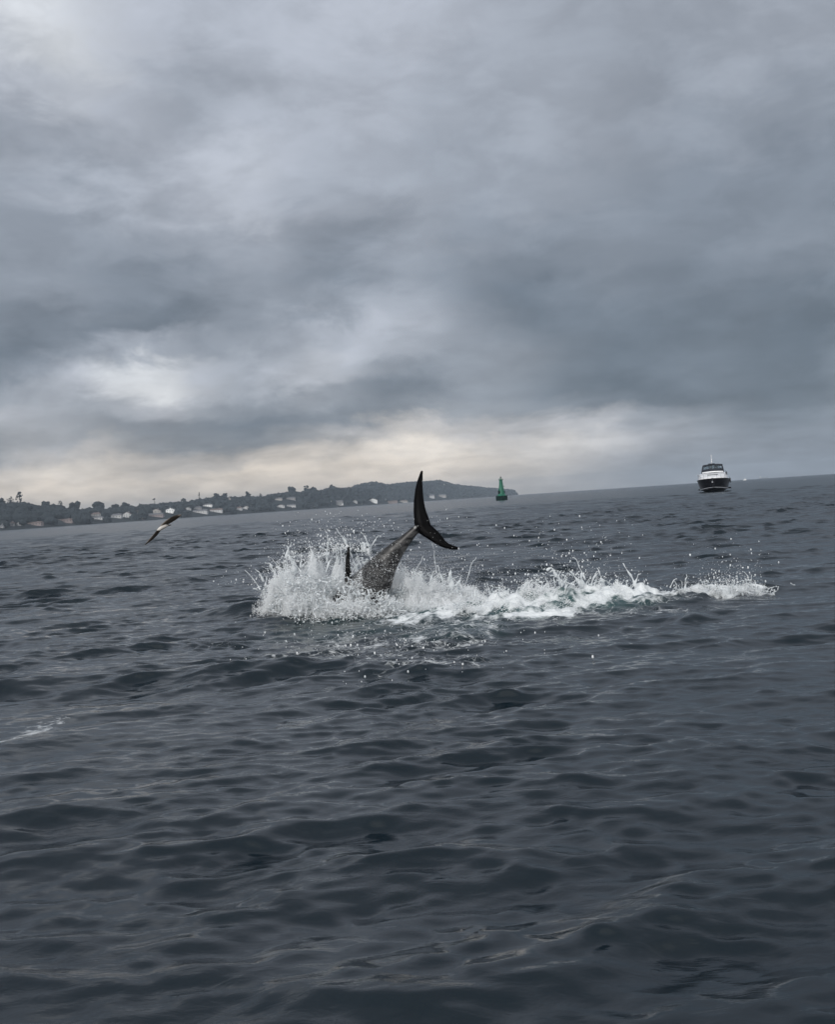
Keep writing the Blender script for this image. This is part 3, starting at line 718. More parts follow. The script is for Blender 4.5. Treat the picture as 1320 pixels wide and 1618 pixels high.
# ------------------------------------------------------------------ motor cruiser seen bow on
def make_cruiser():
    g0 = ground(1128, 777.5); D = g0.y; k = D / FOC / 17.37   # metres per unit of the enlarged view
    root = empty('motor_cruiser', (g0.x, g0.y, 0), 0)
    root.rotation_euler = (R(0.0), R(-0.6), R(-1.2) - math.atan2(g0.x, g0.y))
    tag(root, 'black hulled motor cruiser with white deck and dark canopy seen bow on', 'motor boat')
    mb_ = material('black_gelcoat', (0.004, 0.004, 0.006), 0.3, spec=.15); mw = material('white_gelcoat', (0.74, 0.74, 0.75), 0.3, vary=.04, vscale=2)
    mdk = material('navy_canvas', (0.010, 0.014, 0.022), 0.75); ms = material('stainless', (0.55, 0.56, 0.58), 0.25, metal=1.0)
    mgrey = material('grey_moulding', (0.30, 0.31, 0.33), 0.5); mrub = material('fender_rubber', (0.015, 0.016, 0.022), 0.6)
    mclear = material('tinted_glass', (0.30, 0.36, 0.40), 0.03, trans=0.85, ior=1.1)
    mseat = material('dark_seat', (0.012, 0.012, 0.016), 0.7)
    Lh = 11.5
    # stations from bow (y=0) to stern: (y, half beam deck, deck z, half beam chine, chine z, keel z)
    st = [(0.0, .06, 1.80, .04, .62, .56), (.35, .62, 1.79, .34, .60, .25), (.9, 1.20, 1.76, .74, .56, -.05), (1.8, 1.68, 1.73, 1.20, .50, -.30),
          (3.0, 1.98, 1.68, 1.52, .42, -.48), (4.6, 2.12, 1.63, 1.76, .36, -.55), (7.5, 2.16, 1.55, 1.86, .30, -.55), (Lh, 2.08, 1.48, 1.84, .28, -.5)]
    def ring(s):
        y, bd, zd, bc, zc, zk = s; out = []
        prof = [(bd, zd), (bd * 1.0 - (bd - bc) * .28, zd * .68 + zc * .32), (bd - (bd - bc) * .66, zd * .34 + zc * .66), (bc, zc)]
        for x, z in prof: out.append((x, y + (.0 if s is not st[0] else 0), z))
        out.append((bc * .5, y, (zc + zk) / 2)); out.append((0, y, zk)); out.append((-bc * .5, y, (zc + zk) / 2))
        for x, z in reversed(prof): out.append((-x, y, z))
        return out
    hull = MB().loft([ring(s) for s in st]).build('hull', mb_, root, True)
    # white boot line / spray rail curving up to the stem
    for s_ in (-1, 1):
        MB().tube([(s_ * (bc + .012), y - .01, zc + .015) for (y, bd, zd, bc, zc, zk) in st], [.03, .04, .045, .05, .055, .055, .055, .055], 8).build('spray_rail', mgrey, hull, True)
        MB().tube([(s_ * (bd + .01), y - .01, zd) for (y, bd, zd, bc, zc, zk) in st], .045, 8).build('rubbing_strake', mb_, hull, True)
    # deck and coachroof
    def deck_ring(y, b, z0, z1, fl):
        return [(b, y, z0), (b * .985, y, z0 + (z1 - z0) * .45), (b * fl, y, z1), (b * fl * .5, y, z1 + .06), (0, y, z1 + .08), (-b * fl * .5, y, z1 + .06), (-b * fl, y, z1), (-b * .985, y, z0 + (z1 - z0) * .45), (-b, y, z0)]
    rings = [deck_ring(.12, .20, 1.77, 1.86, .8), deck_ring(.5, .72, 1.755, 1.95, .85), deck_ring(1.2, 1.25, 1.73, 2.05, .88), deck_ring(2.2, 1.68, 1.70, 2.18, .90),
             deck_ring(3.4, 1.86, 1.65, 2.36, .92), deck_ring(4.6, 1.92, 1.61, 2.52, .90), deck_ring(7.6, 1.95, 1.54, 2.50, .90), deck_ring(11.2, 1.9, 1.50, 2.2, .9)]
    MB().loft(rings).build('deck', mw, root, True)
    MB().box((-.64, 2.5, 2.30), (.72, 3.15, 2.37)).build('deck_hatch', mdk, root, bevel=.02).rotation_euler = (R(0), 0, 0)
    MB().box((-.62, 2.2, 2.19), (.62, 2.45, 2.27)).build('sun_pad', mseat, root, bevel=.03)
    # windscreen moulding, dark band, glass, frames
    def arc(y, w, z, bow, n=9): return [(w * u, y + bow * (u * u), z - .06 * u * u) for u in np.linspace(-1, 1, n)]
    def bandmesh(a, b, th): 
        q = MB(); n = len(a); o = Vector((0, th, 0)); A_ = [Vector(p) for p in a]; B_ = [Vector(p) for p in b]
        q.loft([[A_[i], B_[i], B_[i] + o, A_[i] + o] for i in range(n)]); return q
    bandmesh(arc(4.3, 1.50, 2.50, 1.2), arc(4.42, 1.47, 2.66, 1.2), .12).build('windscreen_base', mdk, root)
    bandmesh(arc(4.42, 1.42, 2.665, 1.2), arc(4.55, 1.42, 2.83, 1.2), .14).build('dash_moulding', mw, root)
    bandmesh(arc(4.56, 1.44, 2.835, 1.2), arc(4.80, 1.40, 3.17, 1.2), .05).build('windscreen_lower', mdk, root)
    bandmesh(arc(4.81, 1.36, 3.175, 1.2), arc(5.2, 1.26, 3.62, 1.2), .012).build('windscreen_glass', mclear, root)
    fr = MB()
    for u in (-1, -.36, .36, 1):
        fr.tube([(1.46 * u, 4.55 + 1.2 * u * u, 2.7 - .06 * u * u), (1.37 * u * .98, 4.95 + 1.2 * u * u, 3.30), (1.27 * u, 5.22 + 1.2 * u * u, 3.66 - .06 * u * u)], .085 if abs(u) == 1 else .035, 8)
    fr.build('windscreen_frame', mdk, root)
    can = [arc(5.15, 1.30, 3.70, 1.15), arc(5.4, 1.28, 3.80, 1.1), arc(6.6, 1.25, 3.84, .5), arc(7.9, 1.3, 3.78, .1)]
    rr = []
    for a in can: rr.append([Vector(p) for p in a] + [Vector(p) - Vector((0, 0, .16)) for p in reversed(a)])
    MB().loft(rr).build('canopy', mdk, root, True)
    MB().box((-.55, 5.6, 3.83), (.35, 6.4, 3.90)).build('roof_hatch', mdk, root, bevel=.02)
    for s_ in (-1, 1):
        MB().tube([(s_ * 1.3, 7.8, 2.45), (s_ * 1.3, 7.85, 3.72)], .06, 8).build('canopy_post', mdk, root)
    # seats and helm seen through the glass
    def seat(x, w, h):
        q = MB(); q.box((x - w/2, 6.35, 2.5), (x + w/2, 6.95, 2.95)); q.prism([(x - w*.5, 2.953), (x + w*.5, 2.953), (x + w*.42, h - .14), (x + w*.2, h), (x - w*.2, h), (x - w*.42, h - .14)], 6.8, 6.95)
        q.build('seat', mseat, root, bevel=.03)
    seat(-.24, .50, 3.60); seat(.42, .62, 3.58); 
    MB().box((.05, 5.75, 2.6), (1.15, 6.1, 3.10)).build('helm_console', mseat, root, bevel=.04)
    MB().tube([(.55 + .19 * math.cos(a), 5.68 + .05 * math.sin(a), 3.12 + .19 * math.sin(a)) for a in np.linspace(0, 2 * math.pi, 15)], .02, 6).build('steering_wheel', mseat, root)
    MB().tube([(1.05, 7.2, 2.5), (1.08, 7.2, 3.15), (.95, 7.2, 3.25)], [.14, .12, .08], 8).build('side_cushion', mseat, root)
    # mast with lights
    mast = MB().tube([(-.06, 6.6, 3.83), (-.06, 6.6, 5.16)], [.035, .022], 8).build('mast', mw, root)
    for z, r_ in ((4.15, .085), (4.42, .075), (4.95, .065)):
        MB().lathe([(r_ * .5, z - .08), (r_, z - .06), (r_, z + .06), (r_ * .5, z + .08)], 12, -.06, 6.6).build('mast_light', mw, mast, True)
    # bow fittings
    MB().box((-.11, -.28, 1.78), (.11, .6, 1.88)).build('bow_roller', mdk, root, bevel=.02)
    an = MB().tube([(0, -.18, 1.80), (-.0, -.1, 1.55), (-.02, -.02, 1.36)], .035, 8)
    an.add([(-.02, -.14, 1.52), (-.17, -.06, 1.33), (-.02, -.12, 1.22), (.13, -.06, 1.33), (-.02, .0, 1.36)], ((0, 1, 4), (0, 4, 3), (1, 2, 4), (2, 3, 4), (0, 3, 2), (0, 2, 1)))
    an.build('anchor', ms, root)
    ra = MB(); P = [(s[1] * .94, s[0] + .05, s[2] + .62) for s in st[1:6]]
    ra.tube([(-x, y, z) for x, y, z in reversed(P)] + [(0, -.1, 2.46)] + P, .018, 6)
    for x, y, z in P:
        for s_ in (-1, 1): ra.tube([(s_ * x, y, z - .62), (s_ * x, y, z)], .016, 6)
    ra.build('bow_rail', ms, root)
    for (x, y, z, r_, h) in ((2.22, 5.2, 1.42, .10, .62), (1.80, 3.7, 2.42, .11, .36)):
        q = MB().lathe([(.02, z - h/2 - .04), (r_ * .7, z - h/2), (r_, z - h/2 + .08), (r_, z + h/2 - .08), (r_ * .7, z + h/2), (.02, z + h/2 + .04)], 14, x, y).build('fender', mrub, root, True)
        MB().tube([(x, y, z + h/2), (x - .1, y, z + h/2 + .25)], .012, 5).build('fender_rope', mrub, q)
    MB().lathe([(.02, 2.30), (.07, 2.33), (.09, 2.42), (.05, 2.5)], 10, -1.95, 4.3).build('side_light', mgrey, root, True)
    MB().lathe([(.04, 1.38), (.07, 1.385), (.04, 1.39)], 10, .62, .7).build('through_hull_fitting', ms, hull)
    MB().box((-2.24, 10.6, .26), (2.26, 12.6, .46)).build('bathing_platform', mb_, root, bevel=.04)
make_cruiser()

# ------------------------------------------------------------------ far ship and small boat on the horizon
def make_ship():
    p = at(1208.5, horizon(1208.5), 5600.0); root = empty('cargo_ship', (p.x, p.y, 0)); tag(root, 'faint grey ship far away on the horizon right of the cruiser', 'ship')
    mh = material('ship_hull', (0.22, 0.23, 0.25), .6); mt = material('ship_tower', (0.5, 0.5, 0.5), .6)
    MB().loft([[(-26, 2, 5.5), (-26, 7, 5.5), (-24, 6, -1), (-24, 3, -1)], [(-20, 0, 4.6), (-20, 9, 4.6), (-20, 8, -1), (-20, 1, -1)], [(20, 0, 4.2), (20, 9, 4.2), (20, 8, -1), (20, 1, -1)], [(26, 4, 6), (26, 5, 6), (23.5, 5, -1), (23.5, 4, -1)]]).build('hull', mh, root)
    MB().box((-22, 1.5, 4.7), (-14, 7.5, 11)).box((-21, 2.5, 11.01), (-16, 6.5, 13)).build('superstructure', mt, root)
    MB().tube([(8, 4.5, 4), (8, 4.5, 12)], .4, 6).build('mast', mt, root)
    MB().box((-10, 2, 4.3), (18, 7, 6.2)).build('hatch_cover', mh, root)
    MB().lathe([(.8, 13), (.8, 15)], 8, -19, 4.5).build('funnel', mh, root)
make_ship()
def make_dinghy():
    p = ground(1178, 759.3); p = at(1178, horizon(1178), 1500.0); root = empty('small_boat', (p.x, p.y, 0), .4); tag(root, 'tiny white speck of a boat on the horizon beside the cruiser', 'boat')
    mw = WALLM['bright']
    MB().loft([[(-2.6, -1, .9), (-2.6, 1, .9), (-2.5, .7, -.2), (-2.5, -.7, -.2)], [(.8, -1.1, 1.0), (.8, 1.1, 1.0), (.8, .8, -.2), (.8, -.8, -.2)], [(3, -.1, 1.4), (3, .1, 1.4), (2.4, .05, -.2), (2.4, -.05, -.2)]]).build('hull', mw, root)
    MB().box((-.9, -.8, .9), (.9, .8, 2.3)).build('cabin', mw, root, bevel=.1)
make_dinghy()

# ------------------------------------------------------------------ continuous bodies (closed shells fused into one skin)
def fuse(mbs, voxel, smooth_it=4, name='body'):
    q = MB()
    for m in mbs: q.add(m.v, m.f)
    me = q.mesh(name + '_shells'); o = bpy.data.objects.new('fuse_tmp', me); COL.objects.link(o)
    r = o.modifiers.new('r', 'REMESH'); r.mode = 'VOXEL'; r.voxel_size = voxel; r.use_smooth_shade = True
    s_ = o.modifiers.new('s', 'SMOOTH'); s_.iterations = smooth_it; s_.factor = 0.5
    dg = bpy.context.evaluated_depsgraph_get(); out = bpy.data.meshes.new_from_object(o.evaluated_get(dg)); out.name = name
    bpy.data.objects.remove(o); bpy.data.meshes.remove(me)
    out.polygons.foreach_set('use_smooth', [True] * len(out.polygons))
    return out
def resample(P, n):
    P = np.asarray(P, float); d = np.concatenate([[0], np.cumsum(np.linalg.norm(np.diff(P, axis=0), axis=1))]); t = np.linspace(0, d[-1], n)
    # Catmull-like smoothing by double interpolation
    Q = np.stack([np.interp(t, d, P[:, i]) for i in range(P.shape[1])], 1)
    for _ in range(2): Q[1:-1] = (Q[:-2] + 2 * Q[1:-1] + Q[2:]) / 4
    return Q
def blade(lead, trail, nrm, t0, t1, n=22):
    """thick lens-section fin between two edges given as 3-D polylines"""
    A_, B_ = resample(lead, n), resample(trail, n); rings = []
    if nrm is None: nrm = Vector((A_[-1] + B_[-1] - A_[0] - B_[0])).cross(Vector((B_ - A_)[:n // 2].mean(0))).normalized()
    for i in range(n):
        a, b = Vector(A_[i]), Vector(B_[i]); c = (a + b) / 2; h = (b - a) / 2; th = (t0 + (t1 - t0) * (i / (n - 1)) ** .7) / 2
        rings.append([c - h * math.cos(w) + nrm * (th * math.sin(w) * (1.0 if math.cos(w) > 0 else 0.8)) for w in np.linspace(0, 2 * math.pi, 15)[:-1]])
    return MB().loft(rings)

WD = 14.2                                     # the whale dives about fourteen metres off
def wp(cx, cy, off=0.0): return at(540 + cx / 6, 720 + cy / 6, WD + off)
def make_whale():
    mpx = WD / FOC / 6
    def fl(cx, cy):
        perp = ((cx - 760) * -.5 + (cy - 690) * -.86) * mpx
        curl = 0.10 * (perp / .5) ** 2
        return wp(cx, cy, 0.30 * perp + curl * .5)
    def P(lst): return [tuple(fl(*c)) for c in lst]
    nrm = Vector((0.12, -0.95, 0.28)).normalized()
    up = blade(P([(690,672),(682,600),(680,520),(681,440),(688,360),(705,270),(730,196),(752,140)]), P([(850,668),(838,606),(806,535),(787,452),(775,355),(770,260),(774,190),(774,142)]), nrm, .085, .024)
    lo = blade(P([(694,690),(735,742),(790,775),(850,812),(920,858),(990,884),(1055,895),(1100,894)]), P([(850,656),(888,690),(932,730),(967,778),(995,816),(1040,843),(1086,856),(1110,866)]), nrm, .085, .026)
    cl = [(745,668,34),(712,690,38),(656,748,47),(577,832,63),(507,904,86),(446,976,108),(390,1052,136),(332,1152,168),(245,1270,195),(130,1420,215),(-40,1560,215),(-230,1680,190),(-420,1780,140),(-560,1830,80),(-620,1845,28)]
    C = np.array([[*wp(a, b, o)] for (a, b, h), o in zip(cl, np.interp(range(len(cl)), [0, 6, 14], [0, .05, -.5]))]); H = np.array([h for _, _, h in cl]) * mpx
    C = resample(np.column_stack([C, H]), 46); H = C[:, 3]; C = C[:, :3]
    rings = []; vy = Vector((0, 1, 0))
    for i in range(len(C)):
        t = Vector(C[min(i+1, len(C)-1)] - C[max(i-1, 0)]).normalized(); a = t.cross(vy).normalized(); b = t.cross(a).normalized()
        rings.append([Vector(C[i]) + a * (H[i] * math.cos(w)) + b * (H[i] * .66 * math.sin(w)) for w in np.linspace(0, 2 * math.pi, 25)[:-1]])
    bd = MB().loft(rings)
    fo = -0.28
    fin = blade([tuple(wp(*c, fo)) for c in ((20,1420),(25,1200),(32,1060),(36,970),(46,890),(66,836))], [tuple(wp(*c, fo)) for c in ((150,1420),(108,1200),(88,1100),(80,1000),(80,900),(78,838))], Vector((0.1, -1, 0)), .07, .022, 16)
    # root keel over the tail stock
    me = fuse([up, lo, bd, fin], .0100, 3, 'whale')
    n = len(me.vertices); co = np.empty(n * 3, np.float32); me.vertices.foreach_get('co', co); co = co.reshape(-1, 3)
    J = np.array(wp(706, 700)); ax = np.array(wp(800, 648)) - J; ax /= np.linalg.norm(ax)
    fluke = sstep(-.03, .03, (co - J) @ ax)
    fa, fb = np.array(wp(60, 1080, fo)), np.array(wp(70, 838, fo)); tt = np.clip(((co - fa) @ (fb - fa)) / ((fb - fa) @ (fb - fa)), -.1, 1)
    fluke = np.maximum(fluke, .85 * (1 - sstep(.07, .11, np.linalg.norm(co - (fa + tt[:, None] * (fb - fa)), axis=1))))
    jn = np.linalg.norm(co - np.array(wp(694, 676, -.03)), axis=1); patch = 1 - sstep(.012, .030, jn)
    # coordinate along the stock for the streaky skin
    far = np.linalg.norm(co - J, axis=1)
    attr(me, 'fluke', fluke); attr(me, 'patch', patch); attr(me, 'along', far)
    m = bpy.data.materials.new('wet_whale_skin'); m.use_nodes = True; t = NT(m.node_tree); p = m.node_tree.nodes['Principled BSDF']
    pos = t.n('ShaderNodeTexCoord').outputs['Object']
    A = lambda nme: t.n('ShaderNodeAttribute', attribute_name=nme).outputs['Fac']
    mp = t.n('ShaderNodeMapping'); t.l(pos, mp.inputs[0]); mp.inputs['Rotation'].default_value = (0, R(42), 0); mp.inputs['Scale'].default_value = (1.0, 1.2, 3.2)
    f1, _ = t.noise(mp.outputs[0], 5.0, 6.0, .65, .5); f2, _ = t.noise(pos, 34.0, 5.0, .7); f3, _ = t.noise(pos, 11.0, 4.0, .6)
    gry = t.mix(t.maprange(f1, .42, .60), (0.004, 0.004, 0.005), (0.046, 0.045, 0.045))
    spots = t.math('MULTIPLY', t.maprange(f2, .54, .66), t.maprange(f3, .42, .60))
    spots = t.math('MULTIPLY', spots, t.maprange(A('along'), .10, .55, .15, .85))
    gry = t.mix(spots, gry, (0.30, 0.30, 0.30))
    blk = t.mix(t.maprange(f2, .62, .75, 0, .25), (0.0014, 0.0014, 0.0018), (0.006, 0.006, 0.0065))
    c = t.mix(A('fluke'), gry, blk); c = t.mix(t.math('MULTIPLY', A('patch'), .7), c, (.38, .38, .38))
    t.l(c, p.inputs['Base Color']); p.inputs['Roughness'].default_value = .33; t.l(t.maprange(A('fluke'), 0, 1, .30, .04), p.inputs['Specular IOR Level'])
    b = t.n('ShaderNodeBump'); b.inputs['Strength'].default_value = .35; b.inputs['Distance'].default_value = .006; t.l(f3, b.inputs['Height']); t.l(b.outputs[0], p.inputs['Normal'])
    o = link('whale', me, m); o.location = (0, 0, 0)
    tag(o, 'diving whale with black tail fluke raised and mottled grey tail stock in white splash', 'whale')
make_whale()

# ------------------------------------------------------------------ gull
def make_gull():
    D = 30.0
    def q(cx, cy, o=0.0): return at(210 + cx / 13.2, 790 + cy / 13.2, D + o)
    def PL(l): return [tuple(q(*c)) for c in l]
    n1 = Vector((-.45, -.75, .5)).normalized(); n2 = Vector((.6, -.7, .35)).normalized()
    w1 = blade(PL([(560,545,0),(610,492,0),(665,440,-.08),(740,385,-.2),(830,335,-.34),(920,308,-.44),(1000,306,-.52)]), PL([(650,560,.06),(712,516,.05),(784,484,-.02),(856,442,-.12),(926,398,-.26),(978,352,-.4),(1014,314,-.5)]), None, .045, .016, 18)
    w2 = blade(PL([(590,520,0),(528,584,.08),(466,664,.2),(404,742,.34),(340,812,.48),(284,878,.58),(238,938,.66)]), PL([(625,565,.06),(590,622,.14),(548,686,.26),(484,764,.4),(404,838,.52),(320,897,.62),(248,942,.68)]), None, .045, .016, 18)
    rings = []; spine = [(495,630,.05,6),(522,614,.05,30),(560,595,.05,50),(605,572,.05,62),(650,552,.06,55),(690,540,.06,40),(725,530,.07,20),(760,527,.08,14),(795,523,.09,9),(806,522,.09,3)]
    k = D / FOC / 13.2
    for i, (a, b, o, r) in enumerate(spine):
        c = q(a, b, o); rings.append([c + Vector((0.25 * math.cos(w), 0, math.cos(w))).normalized() * abs(math.cos(w)) * math.copysign(1, 1) * (r * k) * (1 if math.cos(w) >= 0 else -1) * (1 if math.cos(w) >= 0 else 1) if False else c + Vector((math.cos(w) * .3, math.sin(w) * .9, math.cos(w))) * (r * k) for w in np.linspace(0, 2 * math.pi, 13)[:-1]])
    bd = MB().loft(rings)
    me = fuse([w1, w2, bd], .0075, 2, 'gull')
    n = len(me.vertices); co = np.empty(n * 3, np.float32); me.vertices.foreach_get('co', co); co = co.reshape(-1, 3)
    def seg(p, a, b):
        a, b = np.array(a), np.array(b); t = np.clip(((p - a) @ (b - a)) / ((b - a) @ (b - a)), 0, 1); return np.linalg.norm(p - (a + t[:, None] * (b - a)), axis=1)
    white = 1 - sstep(.055, .075, seg(co, q(540, 618, .02), q(685, 548, .02)))
    belly = white * (1 - sstep(-.01, .02, co[:, 2] - (np.interp(co[:, 0], [q(520,0).x, q(700,0).x], [q(0,598).z, q(0,536).z]))))
    tip = 1 - sstep(.06, .16, np.linalg.norm(co - np.array(q(1000, 306, -.5)), axis=1))
    lead = np.minimum(seg(co, q(560,548), q(640,466,-.05)), seg(co, q(640,466,-.05), q(760,375,-.22))); lead = np.minimum(lead, np.minimum(seg(co, q(590,520,0), q(480,640,.2)), seg(co, q(480,640,.2), q(285,875,.58)))); lead = 1 - sstep(.014, .032, lead)
    attr(me, 'belly', belly); attr(me, 'tip', np.maximum(tip, lead * .7))
    m = bpy.data.materials.new('gull_plumage'); m.use_nodes = True; t = NT(m.node_tree); p = m.node_tree.nodes['Principled BSDF']
    A = lambda nme: t.n('ShaderNodeAttribute', attribute_name=nme).outputs['Fac']
    f, _ = t.noise(t.n('ShaderNodeTexCoord').outputs['Object'], 22.0, 4.0, .6)
    c = t.mix(f, (.014, .012, .011), (.085, .068, .056)); c = t.mix(A('tip'), c, (.24, .205, .18)); c = t.mix(A('belly'), c, (.55, .52, .49))
    t.l(c, p.inputs['Base Color']); p.inputs['Roughness'].default_value = .75; p.inputs['Specular IOR Level'].default_value = .2
    tag(link('gull', me, m), 'dark winged gull with white belly banking low over the water', 'bird')
make_gull()

# ------------------------------------------------------------------ the splash
def wh(px, d):                                # height of the water under a photo column at depth d
    x = at(px, horizon(px), d).x
    return float(swell_bumps(np.array([x]), np.array([d]))[0])
ENV = [(398,905),(430,882),(455,864),(490,872),(520,852),(550,848),(578,856),(600,880),(640,888),(680,900),(705,905),(740,926),(800,924),(850,906),(870,896),(920,905),(950,908),(1000,918),(1050,924),(1100,914),(1150,908),(1215,905)]
CORE = [(398,925),(430,916),(465,893),(490,886),(520,897),(560,898),(600,912),(640,905),(690,908),(715,912),(745,936),(800,938),(850,928),(900,930),(950,931),(985,932),(1015,938),(1060,938),(1110,932),(1160,927),(1215,928)]
def env(px): return np.interp(px, [a for a, _ in ENV], [b for _, b in ENV])
def core(px): return np.interp(px, [a for a, _ in CORE], [b for _, b in CORE])
PTS = []; PR = []
def put(P, r):
    P = np.atleast_2d(np.asarray(P, float)); PTS.append(P); PR.append(np.broadcast_to(np.asarray(r, float), (len(P),)))
def w2(px, py, d):
    """vectorised: world points seen at photo pixels, d metres ahead"""
    px, py, d = np.broadcast_arrays(np.asarray(px, float), np.asarray(py, float), np.asarray(d, float))
    Fv, Rv, Uv = np.array(F), np.array(RT), np.array(UP)
    v = Fv * FOC + (px - 660)[..., None] * Rv - (py - 809)[..., None] * Uv
    return np.array(EYE) + v * (d / v[..., 1])[..., None]
def base_py(px, d): return horizon(px) + CAM_H / d * FOC     # where the mean sea lies under a point
def heap(px0, px1, n, d0, ds, thr, r0, r1, seed, top=1.0, front=0.0):
    """broken white water: clustered drops under the outline of the splash"""
    g = np.random.default_rng(seed)
    px = g.uniform(px0, px1, n); d = g.normal(d0, ds, n); v = g.random(n) ** 1.15
    b = base_py(px, d) - 8; t = core(px) + 5; t = b - (b - t) * top
    py = b + (t - b) * v + front
    P = w2(px, py, d)
    f = fbm(P * np.array([6.5, 5.0, 6.5]) + 30, 4, seed, .55)
    k = f > thr + .13 * v ** 2 + .05 * np.abs(d - d0) / max(ds, .01) * .5
    r = (r0 + (r1 - r0) * g.random(n) ** 2.5) * (1 - .45 * v)
    put(P[k], r[k])
def strand(a, b, r, sag=0.0, bead=.5, wob=.012, g=rng):
    a = np.asarray(a, float); b = np.asarray(b, float); L = np.linalg.norm(b - a); n = max(3, int(L / max(r * .8, .006)))
    t = np.linspace(0, 1, n)[:, None]; P = a + (b - a) * t
    P = P + (g.normal(size=3) * wob) * np.sin(math.pi * t) + (g.normal(size=3) * wob * .5) * np.sin(2 * math.pi * t) - np.array([0, 0, sag]) * np.sin(math.pi * t)
    rr = r * (1 - bead * np.sin(math.pi * t[:, 0]) * .8)
    put(P, rr)
def jet(p, v, T, r, g=rng, brk=.55):
    """a tongue of water thrown up, thinning and breaking into drops"""
    p = np.asarray(p, float); v = np.asarray(v, float)
    L = np.linalg.norm(v) * T; n = max(8, int(L / (r * .55))); s = np.linspace(0, 1, n); t = s * T
    P = p + v * t[:, None] + np.array([0, 0, -4.9]) * (t ** 2)[:, None]
    ph = g.random(3) * 7
    P += .011 * np.stack([np.sin(9 * s + ph[0]), np.sin(8 * s + ph[1]), np.sin(11 * s + ph[2])], 1) * s[:, None]
    rr = r * (1 - .80 * s ** .7) * (1 + .35 * np.sin(34 * s * L + ph[1]))
    gap = vnoise(np.stack([s * L * 14 + ph[0] * 9, s * 0], 1), 5) > .45 + .5 * (1 - sstep(brk, 1.0, s))
    k = ~gap; k |= s < brk * .6
    put(P[k], np.maximum(rr[k], .004))
def net(px0, px1, yt, yb, dfun, cell, r, keep, seed, edge=None):
    """a torn sheet of water: jittered honeycomb of strands laid over a curved sheet"""
    g = np.random.default_rng(seed); cp = cell / WD * FOC
    n = int((px1 - px0 + 40) * (yb - yt + 40) / (cp * cp * .62))
    # seeds, denser in some places than in others, pushed apart a little; strands are the borders of their cells
    Q = np.stack([g.uniform(px0 - 20, px1 + 20, n), g.uniform(yt - 20, yb + 20, n)], 1)
    for _ in range(2):
        D = np.hypot(Q[:, None, 0] - Q[None, :, 0], Q[:, None, 1] - Q[None, :, 1]) + np.eye(n) * 99
        j = D.argmin(1); dv = Q - Q[j]; m = D[np.arange(n), j][:, None]; Q = Q + dv / np.maximum(m, .01) * np.maximum(0, cp * .55 - m) * .5
    Q = Q + np.stack([fbm(Q / 21 + 5, 3, seed) - .5, fbm(Q / 21 + 55, 3, seed) - .5], 1) * cp * 1.6
    _, _, tris, _, _, _ = delaunay_2d_cdt([Vector((a, b)) for a, b in Q], [], [], 0, 1e-4)
    cc = []; em = {}
    for ti, tr in enumerate(tris):
        (ax, ay), (bx, by), (cx, cy) = Q[tr[0]], Q[tr[1]], Q[tr[2]]
        d2 = 2 * (ax * (by - cy) + bx * (cy - ay) + cx * (ay - by)) or 1e-9
        ux = ((ax*ax+ay*ay)*(by-cy) + (bx*bx+by*by)*(cy-ay) + (cx*cx+cy*cy)*(ay-by)) / d2
        uy = ((ax*ax+ay*ay)*(cx-bx) + (bx*bx+by*by)*(ax-cx) + (cx*cx+cy*cy)*(bx-ax)) / d2
        cc.append((ux, uy, dfun(ux, uy) + g.normal() * .045))
        for a, b in ((0, 1), (1, 2), (2, 0)): em.setdefault(tuple(sorted((tr[a], tr[b]))), []).append(ti)
    for e, ts in em.items():
        if len(ts) < 2: continue
        a, b = cc[ts[0]], cc[ts[1]]
        if math.hypot(a[0] - b[0], a[1] - b[1]) > cp * 2.2: continue
        mx, my = (a[0] + b[0]) / 2, (a[1] + b[1]) / 2
        if g.random() > keep(mx, my): continue
        strand(w2(*a), w2(*b), r * g.choice([.55, .75, 1.0, 1.5], p=[.3, .3, .28, .12]), 0, .42, cell * .10, g)
# left burst : dense white water behind, torn nets in front
FINE_P, FINE_R = [], []
def cloud(px0, px1, n, d0, ds, thr, seed, top=1.0, lo=0.0, r=(.0022, .0062), soft=.13, side=22.0, mask=None, power=1.0):
    """fine white spray : very many small drops in torn, billowing clumps under the outline of the splash"""
    g = np.random.default_rng(seed)
    px = g.uniform(px0, px1, n); d = g.normal(d0, ds, n); v = lo + (1.16 - lo) * g.random(n) ** power
    if mask == 'stock': inn = (px > 556) & (px < 640); d = np.where(inn, 14.52 + np.abs(d - 14.52), d)
    b = base_py(px, d) + 2; t = core(px) - 8
    t = b - (b - t) * top * (.52 + .66 * vnoise(np.stack([px / 13.0, px * 0 + seed], 1), seed))
    py = b + (t - b) * v
    P = w2(px, py, d)
    f = .50 * fbm(P * np.array([4.6, 1.3, 4.6]) + 30, 3, seed, .6) + .50 * fbm(P * np.array([19., 4., 15.]) + 9, 3, seed + 3, .7)
    edge = sstep(0, side, px - px0) * sstep(0, side, px1 - px)
    p = sstep(thr - soft * .5, thr + soft * .5, f - .10 * sstep(.45, 1.1, v) - .12 * (1 - edge)) * (.10 + .90 * edge) * (1 - sstep(.50, 1.18, v)) ** 1.2
    k = g.random(n) < p
    FINE_P.append(P[k]); FINE_R.append((r[0] + (r[1] - r[0]) * g.random(k.sum()) ** 2.2))
cloud(398, 640, 190000, 14.40, .14, .45, 141, mask='stock')
cloud(412, 578, 130000, 13.95, .10, .455, 143, top=1.05, lo=.22)
cloud(430, 572, 60000, 13.75, .10, .52, 148, top=.72, lo=.15)
cloud(440, 645, 90000, 13.35, .16, .515, 151, top=.55)
cloud(600, 768, 130000, 14.50, .18, .45, 142, mask='stock')
cloud(590, 790, 70000, 13.55, .22, .51, 149, top=.55)
cloud(730, 1015, 190000, 13.22, .18, .46, 144)
